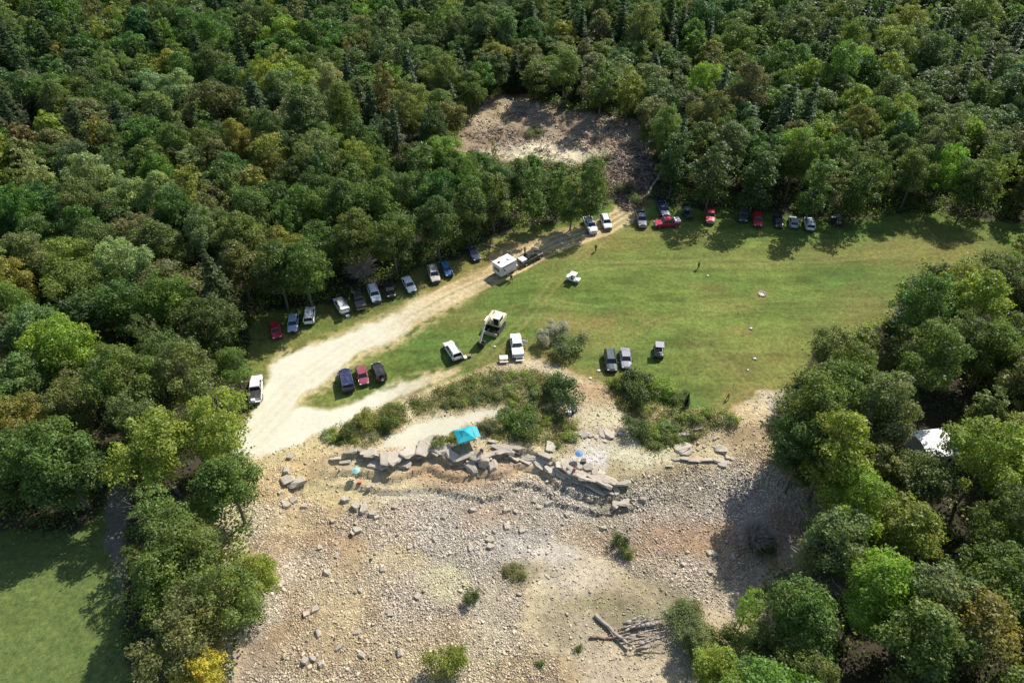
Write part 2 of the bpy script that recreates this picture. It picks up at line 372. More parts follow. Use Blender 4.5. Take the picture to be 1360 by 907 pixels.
for (cu, cv, ru, rv, c, s) in [(585,626,62,20,(0.40,0.27,0.15),.85),(680,625,30,18,(0.38,0.26,0.17),.6),(900,715,60,34,(0.30,0.19,0.11),.85),(960,720,50,26,(0.34,0.23,0.13),.75),(1050,700,40,36,(0.26,0.16,0.10),.8),
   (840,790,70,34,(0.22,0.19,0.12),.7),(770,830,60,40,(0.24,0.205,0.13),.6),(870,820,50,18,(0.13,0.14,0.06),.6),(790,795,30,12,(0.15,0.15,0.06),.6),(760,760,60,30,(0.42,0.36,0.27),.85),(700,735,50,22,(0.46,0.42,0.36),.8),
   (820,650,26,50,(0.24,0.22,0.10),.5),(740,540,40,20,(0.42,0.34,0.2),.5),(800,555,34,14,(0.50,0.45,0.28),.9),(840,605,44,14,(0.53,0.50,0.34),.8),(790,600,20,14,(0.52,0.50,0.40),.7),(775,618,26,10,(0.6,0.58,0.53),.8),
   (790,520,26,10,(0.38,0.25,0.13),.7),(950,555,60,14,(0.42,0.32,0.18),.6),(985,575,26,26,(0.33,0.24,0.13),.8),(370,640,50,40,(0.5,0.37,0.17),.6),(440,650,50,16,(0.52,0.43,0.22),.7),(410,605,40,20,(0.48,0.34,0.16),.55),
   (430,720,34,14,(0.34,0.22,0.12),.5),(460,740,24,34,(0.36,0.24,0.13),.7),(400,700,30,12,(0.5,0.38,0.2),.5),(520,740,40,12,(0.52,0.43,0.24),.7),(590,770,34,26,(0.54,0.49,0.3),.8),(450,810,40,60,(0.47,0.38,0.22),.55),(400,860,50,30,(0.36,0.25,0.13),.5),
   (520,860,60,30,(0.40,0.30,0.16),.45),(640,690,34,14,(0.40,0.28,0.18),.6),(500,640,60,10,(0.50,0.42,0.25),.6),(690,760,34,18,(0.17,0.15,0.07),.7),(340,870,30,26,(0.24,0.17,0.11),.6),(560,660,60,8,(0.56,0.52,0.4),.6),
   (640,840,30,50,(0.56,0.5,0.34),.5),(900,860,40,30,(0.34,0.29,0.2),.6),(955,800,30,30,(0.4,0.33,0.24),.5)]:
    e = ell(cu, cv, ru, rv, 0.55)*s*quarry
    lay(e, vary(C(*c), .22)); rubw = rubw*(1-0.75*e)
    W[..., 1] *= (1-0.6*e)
# scrub of weeds on the bank between field and quarry
SCRUBS = [[(430,582),(440,566),(480,552),(520,536),(545,540),(540,562),(510,580),(470,592)],[(548,532),(600,510),(640,497),(700,495),(730,505),(735,540),(700,540),(640,540),(560,548)],
  [(640,566),(670,542),(720,535),(770,560),(770,580),(740,600),(700,590),(650,585)],[(800,506),(860,525),(905,545),(980,548),(975,560),(900,590),(860,600),(840,580),(830,555),(810,530)],[(590,590),(600,575),(612,575),(610,590)]]
scrub = np.zeros(GX.shape)
for p in SCRUBS: scrub = np.maximum(scrub, msk(p, 6))
lay(scrub*0.85*sstep(-.45,.0,n3+n8), vary(C(0.125,0.13,0.045), .35), (0.6,0.2,0)); rubw *= (1-0.8*scrub)
# tracks
tr1 = msk(DIRT_EDGE, 7); tr2 = msk(ROADUP, 5)
lay(tr1*0.9*sstep(-.10,.06,.6*n3+n1+.03), vary(C(0.44,0.37,0.19), .15), (0,0.08,0)); 
lay(tr2*0.85*sstep(-.3,.1,n3+.1), vary(C(0.40,0.30,0.155), .2), (0,0.08,0))
rd = msk(ROAD, 3.5); fade = sstep(490, 600, Uw)[..., None]; lay(rd*(.97-.12*fade[..., 0]), vary(C(0.60,0.575,0.45), .05)*(1-fade)+vary(C(0.46,0.37,0.21), .25)*fade, (0,0.03,0))
rl = msk(ROADLOW, 4); lay(rl*0.9, vary(C(0.56,0.53,0.40), .08), (0,0.03,0))
rubw *= (1-rd)*(1-rl)*(1-0.8*tr1)
# wheel ruts on the dirt track and faint tyre lines in the field
def near_line(pts, off=0.0, w=.35):
    best = np.full(GX.shape, 1e9); q = [unplane(*p) for p in pts]
    for (ax, ay), (bx, by) in zip(q[:-1], q[1:]):
        ex, ey = bx-ax, by-ay; L2 = ex*ex+ey*ey; t = np.clip(((GX-ax)*ex+(GY-ay)*ey)/L2, 0, 1)
        dx, dy = GX-ax-ex*t, GY-ay-ey*t; sgn = np.sign(ex*dy-ey*dx); best = np.minimum(best, np.abs(np.hypot(dx, dy)*sgn-off))
    return 1-sstep(w*.5, w*1.6, best+.5*n1)
CL = [(332,584),(400,512),(500,446),(600,392),(660,366),(740,324),(800,305),(842,280)]
for o_ in (-1.9, -.2, 1.1, 2.7):
    lay(near_line(CL, o_, .4)*(.25+.5*fade[..., 0])*sstep(-.3,.1,n8+.1), vary(C(0.52,0.43,0.26), .15))
lay(near_line(CL, .45, .3)*.45*fade[..., 0], vary(C(0.17,0.17,0.06), .2))
for ln in ([(842,286),(780,335),(740,372),(700,420),(640,480)],[(700,372),(800,352),(950,348),(1100,345),(1250,330)],[(780,470),(880,425),(1000,405),(1150,400)],[(620,425),(720,400),(850,420),(960,480),(1000,530)],[(350,520),(372,480),(420,462),(480,440)]):
    for o_ in (-.8, .8): lay(near_line(ln, o_, .28)*.33*inmain*(1-rd)*sstep(-.35,.1,n8), vary(C(0.23,0.22,0.09), .2))
# shaded drive by the lower lawn
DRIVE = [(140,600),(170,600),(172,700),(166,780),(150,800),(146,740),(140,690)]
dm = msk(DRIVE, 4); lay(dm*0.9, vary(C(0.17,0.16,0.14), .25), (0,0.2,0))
# far clearing
fc = (C(0.30,0.225,0.15)*(1-sstep(-.2,.3,n8))[..., None] + C(0.40,0.33,0.22)*sstep(-.2,.3,n8)[..., None])*(1+0.5*n3+0.3*n1)[..., None]
lay(infar, fc, (0,0.45,0)); trk = ell(725,205,70,13)*infar; lay(trk*.95, vary(C(0.56,0.49,0.34), .1), (0,.1,0)); lay(ell(655,150,30,20)*0.6, vary(C(0.42,0.33,0.2), .1))
BRUSH = [(812,262),(800,235),(815,200),(860,190),(872,225),(862,262),(850,280),(830,282)]
lay(msk(BRUSH, 5)*0.8, vary(C(0.13,0.095,0.07), .4), (0,0.3,0))
rubw = rubw*inmain + infar*0.6*sstep(-.3,.1,n8+n3)*(1-.85*trk)
col = np.clip(col, 0.005, 0.75); W = np.clip(W, 0, 1)
# one sheet of ground, cut into named areas that share their border vertices
ny, nx = GX.shape; idx = np.arange(ny*nx).reshape(ny, nx)
quads = np.stack([idx[:-1,:-1], idx[:-1,1:], idx[1:,1:], idx[1:,:-1]], -1).reshape(-1, 4)
def cell(a): return ((a[:-1,:-1]+a[:-1,1:]+a[1:,1:]+a[1:,:-1])/4).ravel()
ci, cf, cl, cq, cr, cr2, crl, cd = map(cell, (inmain, infar, inlawn, quarry, np.maximum(rd, tr1*0.6), tr2, rl, dm))
region = np.zeros(len(quads), int)
region[(ci > .5)] = 1; region[(cq > .5) & (ci > .5)] = 2; region[((cr > .5) | (cr2 > .55) | (crl > .5)) & (ci > .4)] = 3
region[cf > .5] = 4; region[cl > .5] = 5; region[(cd > .5)] = 6
P = np.stack([GX.ravel(), GY.ravel(), GZ.ravel()], -1)
c4 = np.concatenate([col.reshape(-1, 3), np.ones((ny*nx, 1))], 1); w4 = np.concatenate([W.reshape(-1, 3), (1-.8*np.maximum(rd*(1-fade[..., 0]), rl)).reshape(-1, 1)], 1)
for k, nm in enumerate(['forest_floor','grass_field','quarry_ground','dirt_road','cleared_ground','lawn','driveway']):
    f = quads[region == k]; u_, inv = np.unique(f, return_inverse=True)
    me = raw_mesh(nm, P[u_], inv.reshape(f.shape), [M['ground']], True, {'Col': ('FLOAT_COLOR', c4[u_]), 'Wts': ('FLOAT_COLOR', w4[u_])})
    tag(link(bpy.data.objects.new(nm, me)), kind='structure')
def sample(arr, x, y):
    i = np.clip(np.searchsorted(gx, x)-1, 0, nx-2); j = np.clip(np.searchsorted(gy, y)-1, 0, ny-2)
    return arr[j, i]
def gz(x, y): return float(height(x, y))

# ---------------------------------------------------------------- rubble: tens of thousands of broken stones, one mass
def stones(pts, size, base, name, seed=1, flat=0.6):
    r = np.random.default_rng(seed); n = len(pts)
    cube = np.array([(x, y, z) for z in (-1, 1) for x, y in ((-1,-1),(1,-1),(1,1),(-1,1))], float)*0.5
    Fq = np.array([(0,3,2,1),(4,5,6,7),(0,1,5,4),(1,2,6,5),(2,3,7,6),(3,0,4,7)])
    v = cube[None]*(1+r.uniform(-.42, .3, (n, 8, 3)))
    v[..., 2] *= flat; v[..., 0] *= r.uniform(.8, 1.7, (n, 1))
    v *= size[:, None, None]
    ax = r.normal(size=(n, 3))*np.array([.35,.35,0]); a = r.uniform(0, 6.28, n)
    ca, sa = np.cos(a)[:, None], np.sin(a)[:, None]
    v[..., 2] += v[..., 0]*ax[:, :1] + v[..., 1]*ax[:, 1:2]
    x = v[..., 0]*ca - v[..., 1]*sa; y = v[..., 0]*sa + v[..., 1]*ca
    V_ = np.stack([x, y, v[..., 2]], -1) + pts[:, None, :]; V_[..., 2] += (size*0.12)[:, None]
    F_ = (Fq[None] + (np.arange(n)*8)[:, None, None]).reshape(-1, 4)
    c = np.repeat(np.concatenate([base, np.ones((n, 1))], 1)[:, None, :], 8, 1).reshape(-1, 4)
    me = raw_mesh(name, V_.reshape(-1, 3), F_, [M['rock']], False, {'Col': ('FLOAT_COLOR', c)})
    return link(bpy.data.objects.new(name, me))
N0 = 1600000
rx = RNG.uniform(-62, 75, N0); ry = np.concatenate([RNG.uniform(24, 112, 1480000), RNG.uniform(150, 205, 120000)])
dens = sample(rubw, rx, ry); pat = sstep(-.22, .26, fbm(rx, ry, 9, 60)+.7*fbm(rx, ry, 2.5, 64))
keep = RNG.random(N0) < dens*(0.10+0.42*pat)+0.06*sample(quarry*inmain*(1-rd)*(1-rl)*(1-.8*scrub), rx, ry)
rx, ry = rx[keep], ry[keep]; rz = height(rx, ry)
sz = np.exp(RNG.normal(math.log(0.105), 0.38, len(rx))); sz = np.clip(sz, 0.05, .45)*(1+1.3*(ry > 150))
cb = sample(col, rx, ry)*0.72 + C(0.74,0.63,0.48)*0.30; cb = cb*RNG.uniform(0.55, 1.3, (len(rx), 1))
cb[ry > 150] *= 0.9
# broken branches and roots pushed up in the far clearing
tag(stones(np.stack([rx, ry, rz], -1), sz, np.clip(cb, 0, .78), 'rubble', 3, .45), kind='stuff')
print('rubble stones', len(rx))
def sticks(name, n, seed):
    r = np.random.default_rng(seed); x = r.uniform(-30, 62, n*8); y = r.uniform(118, 205, n*8); z = height(x, y); u, v = project(x, y, z)
    w_ = np.maximum(sstep(-2, 5, sdpoly(u, v, BRUSH))*1.0, sstep(0, 10, sdpoly(u, v, CLEAR_FAR))*.35*sstep(-.15, .15, fbm(x, y, 6, 90))); k = r.random(n*8) < w_*.8
    k &= (v < 283); x, y, z = x[k], y[k], z[k]; m = len(x); cube = np.array([(a, b, c) for c in (-1, 1) for a, b in ((-1,-1),(1,-1),(1,1),(-1,1))], float)*0.5
    Fq = np.array([(0,3,2,1),(4,5,6,7),(0,1,5,4),(1,2,6,5),(2,3,7,6),(3,0,4,7)]); L = r.uniform(.5, 2.6, m)
    V_ = cube[None]*np.stack([L, r.uniform(.05, .16, m), r.uniform(.05, .13, m)], -1)[:, None, :]; a = r.uniform(0, 3.14, m)[:, None]; e = r.normal(0, .35, m)[:, None]
    zz = V_[..., 2]+V_[..., 0]*np.sin(e); X = V_[..., 0]*np.cos(a)-V_[..., 1]*np.sin(a); Y = V_[..., 0]*np.sin(a)+V_[..., 1]*np.cos(a)
    P_ = np.stack([X+x[:, None], Y+y[:, None], zz+(z+r.uniform(.05, .5, m))[:, None]], -1)
    cc = np.array([(.30,.24,.18),(.14,.10,.07),(.42,.37,.32),(.20,.13,.09)])[r.integers(0, 4, m)]; cc = np.repeat(np.concatenate([cc, np.ones((m, 1))], 1)[:, None, :], 8, 1).reshape(-1, 4)
    me = raw_mesh(name, P_.reshape(-1, 3), (Fq[None]+(np.arange(m)*8)[:, None, None]).reshape(-1, 4), [M['rock']], False, {'Col': ('FLOAT_COLOR', cc)}); tag(link(bpy.data.objects.new(name, me)), kind='stuff')
sticks('brush_debris', 6000, 8)

# boulders: each large block a thing
def boulder_mesh(seed, flat=0.6):
    r = random.Random(seed); bm = bmesh.new(); bmesh.ops.create_cube(bm, size=1.0)
    for v in bm.verts: v.co = Vector((v.co.x*(1+r.uniform(-.3,.3)), v.co.y*(1+r.uniform(-.3,.3)), v.co.z*flat*(1+r.uniform(-.3,.3))))
    bmesh.ops.bevel(bm, geom=bm.edges[:], offset=0.07, segments=1, affect='EDGES')
    for k in range(3):
        n = Vector((r.uniform(-1,1), r.uniform(-1,1), r.uniform(0,1))).normalized()
        g = bm.verts[:]+bm.edges[:]+bm.faces[:]
        res = bmesh.ops.bisect_plane(bm, geom=g, plane_co=n*0.40, plane_no=n, clear_outer=True)
        eb = [e for e in res['geom_cut'] if isinstance(e, bmesh.types.BMEdge)]
        if eb: bmesh.ops.holes_fill(bm, edges=eb)
    bmesh.ops.triangulate(bm, faces=bm.faces[:])
    bmesh.ops.subdivide_edges(bm, edges=[e for e in bm.edges if e.calc_length() > .35], cuts=1)
    for v in bm.verts: v.co += Vector((r.uniform(-1,1), r.uniform(-1,1), r.uniform(-1,1)))*0.025
    me = bpy.data.meshes.new('boulder'); bm.to_mesh(me); bm.free(); me.materials.append(M['rock'])
    t = r.uniform(.8, 1.1); a = me.attributes.new('Col', 'FLOAT_COLOR', 'POINT'); a.data.foreach_set('color', [x for _ in me.vertices for x in (0.50*t, 0.435*t, 0.34*t, 1)])
    return me
BOULD = [boulder_mesh(k) for k in range(7)]; SLAB = [boulder_mesh(40+k, 0.35) for k in range(6)]
ORD = ['', 'second ', 'third ', 'fourth ', 'fifth ', 'sixth ', 'seventh ', 'eighth ', 'ninth ', 'tenth ', 'eleventh ', 'twelfth ', 'thirteenth ', 'fourteenth ', 'fifteenth ', 'sixteenth ', 'seventeenth ', 'eighteenth ', 'nineteenth ', 'twentieth ']
def ordinal(k):
    if k < len(ORD): return ORD[k]
    t = {20:'twenty', 30:'thirty', 40:'forty', 50:'fifty', 60:'sixty', 70:'seventy', 80:'eighty', 90:'ninety'}
    n = k+1
    if n % 10 == 0 and n < 100: return t[n][:-1]+'ieth '
    if n < 100: return t[n//10*10]+'-'+['first','second','third','fourth','fifth','sixth','seventh','eighth','ninth'][n % 10-1]+' '
    return str(n)+'th '
def rock_run(name, cat, group, what, where, spots, align=None):
    """spots sorted left to right as the photograph shows them"""
    spots = sorted(spots, key=lambda s: s[0])
    for k, (u, v, s, me, flat, lift) in enumerate(spots):
        x, y, z = ground_at(u, v); o = link(bpy.data.objects.new(name, me)); o.location = (x, y, z+s*0.12+lift)
        o.scale = (s*random.uniform(.9,1.3), s*random.uniform(.7,1.0), s*flat); o.rotation_euler = (random.uniform(-.2,.2), random.uniform(-.2,.2), random.uniform(0, 6.28))
        if align is not None:
            o.rotation_euler.z = align(u)+random.uniform(-.25,.25); o.scale = (s*random.uniform(1.0,1.9), s*random.uniform(.35,.65), s*flat)
        tag(o, ('leftmost' if k == 0 else ordinal(k).strip()+' from the left')+' of the '+what+' '+where, cat, group)
rr = random.Random(5)
def cluster(cu, cv, ru, rv, n, s0, s1): return [(cu+rr.gauss(0, ru), cv+rr.gauss(0, rv), rr.uniform(s0, s1), rr.choice(BOULD), 1.0, 0) for _ in range(n)]
rock_run('boulder', 'boulder', 'boulders heaped on the rubble below the dirt ramp', 'heaped boulders', 'left of mid rubble', cluster(483,678,20,12,14,.6,1.3))
rock_run('boulder', 'boulder', 'boulders along the track edge', 'pale boulders', 'beside the dirt ramp', cluster(385,652,14,20,10,.4,1.0)+[(383,637,1.8,BOULD[1],.5,0),(396,641,2.0,BOULD[2],.5,0)])
rock_run('boulder', 'boulder', 'white blocks below the turquoise canopy', 'white blocks', 'below the turquoise canopy', cluster(632,615,8,5,9,.9,2.0))
rock_run('boulder', 'boulder', 'boulders by the brown soil patch at lower right', 'pale boulders', 'by the brown soil patch', cluster(925,745,36,14,9,.5,.95))
rock_run('boulder', 'boulder', 'boulders scattered over the middle rubble', 'larger grey stones', 'mid rubble', [(rr.uniform(540,860), rr.uniform(650,730), rr.uniform(.5,1.0), rr.choice(BOULD), 1, 0) for _ in range(22)])
rock_run('boulder', 'boulder', 'boulders in the near left rubble', 'larger stones', 'on the near left rubble', [(rr.uniform(345,560), rr.uniform(700,890), rr.uniform(.5,.95), rr.choice(BOULD), 1, 0) for _ in range(24)])
rock_run('boulder', 'boulder', 'boulders below the scrub at the right of the pit', 'pale blocks', 'under the right earth bank', cluster(960,592,30,9,8,.4,.9))
# ledges: stacked flat slabs along the quarry lip
led = []
for i in range(len(LEDGE)-1):
    (u0, v0), (u1, v1) = LEDGE[i], LEDGE[i+1]; n = max(1, int(math.hypot(u1-u0, v1-v0)/11))
    for k in range(n):
        t = (k+.5)/n; u, v = u0+(u1-u0)*t, v0+(v1-v0)*t
        if rr.random() < (.62 if u < 830 else .3): led.append((u+rr.uniform(-2,2), v-2+rr.uniform(-3,3), rr.uniform(.9,2.1), rr.choice(SLAB), rr.uniform(.28,.5), 0.02))
        if rr.random() < (.55 if u < 830 else .3): led.append((u+rr.uniform(-4,4), v+6+rr.uniform(-2,6), rr.uniform(.7,1.7), rr.choice(SLAB), rr.uniform(.3,.55), 0.03))
def led_dir(u):
    for (a, b), (c, d) in zip(LEDGE[:-1], LEDGE[1:]):
        if a <= u <= c: p, q = unplane(a, b), unplane(c, d); return math.atan2(q[1]-p[1], q[0]-p[0])
    return 0
rock_run('rock_slab', 'rock slab', 'layered slabs along the quarry lip', 'pale rock slabs', 'along the quarry lip', led, led_dir)
par = [(655+i*5.2+rr.uniform(-2,2)+9*(i % 3), 588+i*2.0+8*(i % 3)+rr.uniform(-1.5,1.5), rr.uniform(1.0,2.1), rr.choice(SLAB), .5, .02) for i in range(27)]
rock_run('rock_slab', 'rock slab', 'parallel beds stepping down right of the canopy', 'long parallel slabs', 'stepping down right of the canopy', par, lambda u: -.42)
rock_run('rock_slab', 'rock slab', 'slabs of the stepped ledge left of centre', 'stepped slabs', 'left of the canopy', [(rr.uniform(475,590), 0, rr.uniform(1.6,3), rr.choice(SLAB), .7, .05) for _ in range(16)] and
   [(u, 596+14*math.sin((u-470)/28)+rr.uniform(-5,12), rr.uniform(1.2,2.4), rr.choice(SLAB), .45, .0) for u in [480+7*i for i in range(16)]])
rock_run('rock_slab', 'rock slab', 'slabs round the upper stone hollow', 'thin slabs', 'around the stony hollow', [(u, 574+0.004*(u-800)**2*(-1)+rr.uniform(-2,3)+4, rr.uniform(.8,1.7), rr.choice(SLAB), .6, .0) for u in range(768, 850, 8)])
rock_run('rock_slab', 'rock slab', 'slabs below the log on the bank', 'pale slabs', 'below the bleached log on the right bank', [(rr.uniform(905,960), rr.uniform(588,602), rr.uniform(1.0,2.0), rr.choice(SLAB), .6, .0) for _ in range(6)])
rock_run('rock_slab', 'rock slab', 'slanting slabs in the middle of the ledge', 'slanting slabs', 'by the white dust patch', [(735+i*6+rr.uniform(-4,4), 606+i*3.4+rr.uniform(-12,14), rr.uniform(.8,1.9), rr.choice(SLAB), .5, .0) for i in range(16)])

# ---------------------------------------------------------------- trees
def quads_from(P0, Nn, size, r, aspect=0.75):
    """leaf-clump faces at P0 facing Nn"""
    n = len(P0); Nn = Nn/np.maximum(np.linalg.norm(Nn, axis=1, keepdims=True), 1e-6)
    t = r.normal(size=(n, 3)); t -= Nn*np.sum(t*Nn, 1, keepdims=True); t /= np.linalg.norm(t, axis=1, keepdims=True)
    b = np.cross(Nn, t); s = size[:, None]*0.5
    a = t*s; b = b*s*aspect
    k = r.uniform(.55, 1.25, (n, 4, 1))
    V_ = np.stack([P0-a*k[:, 0], P0-b*k[:, 1], P0+a*k[:, 2], P0+b*k[:, 3]], 1)
    V_[:, 0] += Nn*size[:, None]*-.12; V_[:, 2] += Nn*size[:, None]*-.12
    return V_.reshape(-1, 3), np.arange(n*4).reshape(-1, 4)
def blob_leaves(cent, rad, per_area, size, r, up=0.35, inner=0.25):
    Ps, Ns, T, Z = [], [], [], []
    for c, q in zip(cent, rad):
        n = int(4*math.pi*q*q*per_area); d = r.normal(size=(n, 3)); d /= np.linalg.norm(d, axis=1, keepdims=True)
        d[:, 2] = np.where(d[:, 2] < -.35, -d[:, 2], d[:, 2])
        rr_ = q*np.where(r.random(n) < inner, r.uniform(.35, .8, n), r.uniform(.8, 1.12, n))
        lump = 1+0.22*np.sin(d[:, 0]*7+c[0]*3)*np.sin(d[:, 1]*6+c[1]*5)
        Ps.append(c+d*(rr_*lump)[:, None]*np.array([1, 1, .85])); Ns.append(d*0.8+np.array([0, 0, up])+r.normal(size=(n, 3))*.55)
        T.append(np.full(n, r.uniform(.78, 1.22))*r.uniform(.72, 1.28, n)); Z.append(np.full(n, max(0, r.normal(0, .22)))+r.uniform(0, .2, n))
    P0 = np.concatenate(Ps); Nn = np.concatenate(Ns)
    V_, F_ = quads_from(P0, Nn, size*r.uniform(.65, 1.4, len(P0)), r)
    return V_, F_, np.repeat(np.concatenate(T), 4), np.repeat(np.clip(np.concatenate(Z), 0, 1), 4)
def trunk_geo(H, r0, limbs, r):
    """tapered trunk with limbs; returns verts and quads"""
    Vs, Fs = [], []; off = 0
    def tube(p0, p1, a, b, n=6):
        nonlocal off
        p0 = np.array(p0, float); p1 = np.array(p1, float); d = p1-p0; d /= np.linalg.norm(d)
        u = np.cross(d, [0.3, 0.9, 0.1]); u /= np.linalg.norm(u); w = np.cross(d, u)
        an = np.arange(n)*2*math.pi/n; ring = np.cos(an)[:, None]*u+np.sin(an)[:, None]*w
        Vs.append(np.concatenate([p0+ring*a, p1+ring*b])); i = np.arange(n); j = (i+1) % n
        Fs.append(np.stack([i, j, j+n, i+n], -1)+off); off += 2*n
    z = 0; x = y = 0; px = (0, 0, -0.4); K = 5; pts = [px]
    for k in range(1, K+1):
        x += r.normal()*.18; y += r.normal()*.18; pts.append((x, y, H*.88*k/K))
    for k in range(K): tube(pts[k], pts[k+1], r0*(1-k/K*.8), r0*(1-(k+1)/K*.8))
    for k in range(limbs):
        t = r.uniform(.3, .85); zi = H*.88*t; a = r.uniform(0, 6.28); L = H*r.uniform(.16, .3)*(1.15-t*.6)
        i = min(int(t*K), K-1); f = t*K-i; p = np.array(pts[i])*(1-f)+np.array(pts[i+1])*f
        e = p+np.array([math.cos(a)*L, math.sin(a)*L, L*r.uniform(.5, 1.1)]); m_ = (p+e)/2+r.normal(size=3)*.15
        tube(p, m_, r0*.42*(1-t*.4), r0*.26, 5); tube(m_, e, r0*.26, r0*.06, 5)
        if r.random() < .6:
            e2 = m_+np.array([math.cos(a+1.0)*L*.5, math.sin(a+1.0)*L*.5, L*.45]); tube(m_, e2, r0*.18, r0*.05, 4)
    return np.concatenate(Vs), np.concatenate(Fs)
def mk(name, V_, F_, T, Z, mat): return raw_mesh(name, V_, F_, [mat], False, {'tone': ('FLOAT', T), 'warm': ('FLOAT', Z)})
TREE_H = 15.0
def broadleaf(seed, mat, dens=1.0, size=0.42, Rx=4.6, H=TREE_H, low=.28, nb=30, br=(1.0, 2.1), inner=.25):
    r = np.random.default_rng(seed); cz = H*(low+1)/2; hz = H*(1-low)/2; C_, Q = [], []
    ph = r.uniform(0, 6.28, 3); nb = int(nb*1.9); br = (br[0]*.6, br[1]*.72)
    for k in range(nb):
        a = r.uniform(0, 6.28); t = r.uniform(-.9, 1); q = r.uniform(*br)
        lop = 1+.20*math.sin(2*a+ph[0])+.14*math.sin(3*a+ph[1]+t*2)
        rr_ = (max(0, 1-abs(t)**2.6))**.6*r.uniform(.55, 1.0)*lop; t = t*(1+.12*math.sin(2*a+ph[2]))
        C_.append((math.cos(a)*(Rx-q*.7)*rr_, math.sin(a)*(Rx-q*.7)*rr_, cz+t*(hz-q*.7))); Q.append(q*(1.12-.28*t))
    C_.append((0, 0, cz)); Q.append(Rx*.4)
    C_.append((0, 0, cz+hz*.3)); Q.append(Rx*.35)
    V_, F_, T, Z = blob_leaves(np.array(C_), Q, 8.5*dens, size, r, inner=inner)
    return V_, F_, T, Z
def conifer(seed, dens=1.0, size=0.5, R=3.2, H=TREE_H):
    r = np.random.default_rng(seed); Ps, Ns, T = [], [], []
    tiers = int(17*dens**.3)
    for i in range(tiers):
        t = i/(tiers-1); z = H*(.14+.84*t); rad = R*(1-t)**.8*r.uniform(.85, 1.1)+.25; nb = int(7+5*(1-t)); a0 = r.uniform(0, 6)
        for b in range(nb):
            a = a0+b*6.283/nb+r.normal()*.15; L = rad*r.uniform(.7, 1.12); n = int((6+22*L/R*1.2)*dens)
            s = r.uniform(.12, 1, n)**.8; wv = r.normal(size=n)*.26*(0.4+s)*(L/R+.3)
            x = np.cos(a)*L*s-np.sin(a)*wv; y = np.sin(a)*L*s+np.cos(a)*wv
            zz = z-0.28*L*s**1.6+r.normal(size=n)*.10; Ps.append(np.stack([x, y, zz], -1))
            Ns.append(np.stack([np.cos(a)*.35+r.normal(size=n)*.3, np.sin(a)*.35+r.normal(size=n)*.3, np.ones(n)], -1)); T.append(r.uniform(.75, 1.25, n)*r.uniform(.85, 1.15))
    P0 = np.concatenate(Ps); V_, F_ = quads_from(P0, np.concatenate(Ns), size*r.uniform(.7, 1.3, len(P0)), r, .6)
    return V_, F_, np.repeat(np.concatenate(T), 4), np.zeros(len(F_)*4)
def twigs(seed, H, R, n, mat):
    """bare crown: fans of thin twigs"""
    r = np.random.default_rng(seed); Vs, Fs = [], []; off = 0
    for k in range(n):
        a = r.uniform(0, 6.28); e = r.uniform(.1, 1.45); L = r.uniform(.5, 1); b = np.array([math.cos(a)*R*.35*r.random(), math.sin(a)*R*.35*r.random(), H*r.uniform(.1, .5)])
        d = np.array([math.cos(a)*math.cos(e)*R, math.sin(a)*math.cos(e)*R, math.sin(e)*H*.6])*L; m_ = b+d*.5+r.normal(size=3)*.12*R*.3; t = b+d
        w = np.cross(d, r.normal(size=3)); w = w/np.linalg.norm(w)*.045*R*.35
        for p, q, s0, s1 in ((b, m_, 1.4, .9), (m_, t, .9, .3), (m_, m_+d*.35+r.normal(size=3)*R*.14, .7, .2), (m_*.5+t*.5, m_*.5+t*.5+r.normal(size=3)*R*.14, .5, .2)):
            Vs += [p-w*s0, p+w*s0, q+w*s1, q-w*s1]; Fs.append([off, off+1, off+2, off+3]); off += 4
    me = raw_mesh('bare_twigs', np.array(Vs), np.array(Fs), [mat], False); return me
VAR = {'broad': [], 'slim': [], 'conifer': [], 'feather': []}
for k in range(7): VAR['broad'].append(mk('crown', *broadleaf(100+k, None, 1.45, .31, 4.4+.3*(k % 3), nb=26+3*(k % 4)), M['leaf']))
for k in range(4): VAR['slim'].append(mk('crown', *broadleaf(200+k, None, 1.05, .36, 2.9, low=.14, nb=30, br=(.7, 1.5)), M['leaf']))
for k in range(3): VAR['feather'].append(mk('crown', *broadleaf(300+k, None, .8, .30, 3.6, low=.22, nb=44, br=(.5, 1.2), inner=.5), M['leaf']))
for k in range(3): VAR['conifer'].append(mk('crown', *conifer(400+k), M['leaf']))
TR = {}
for kd, n, rad in (('broad', 8, .26), ('slim', 7, .19), ('feather', 8, .17), ('conifer', 3, .22)):
    TR[kd] = []
    for k in range(3):
        V_, F_ = trunk_geo(TREE_H, rad, n, np.random.default_rng(500+k)); TR[kd].append(raw_mesh('trunk', V_, F_, [M['bark']], True))
RAD = {'broad': 4.7, 'slim': 3.0, 'conifer': 3.2, 'feather': 3.7}
TINT = {'dark green': (.036,.062,.022), 'deep blue-green': (.032,.060,.028), 'mid green': (.050,.082,.022), 'olive green': (.062,.088,.026), 'yellow-green': (.105,.135,.026),
  'lime green': (.100,.150,.022), 'pale silvery green': (.120,.150,.090), 'brownish': (.070,.082,.034), 'orange-tinged': (.100,.092,.030), 'grey-green': (.070,.092,.050), 'golden yellow': (.20,.18,.02)}
TINT = {k: tuple((v*2.0*.86+sum(c)/3*2.0*.14)*f*1.14 for v, f in zip(c, (1.04, 1.03, .72))) for k, c in TINT.items()}
trees = []       # x, y, z, kind, T scale, R scale, tint name, colour
def crown_pts(x, y, z, T, R):
    o = np.array([(0,0,.96*T),(R*.8,0,.65*T),(-R*.8,0,.65*T),(0,-R*.75,.42*T),(R*.6,-R*.5,.34*T),(-R*.6,-R*.5,.34*T),(0,R*.75,.5*T),(0,0,.1*T)])
    return x+o[:, 0], y+o[:, 1], z+o[:, 2]
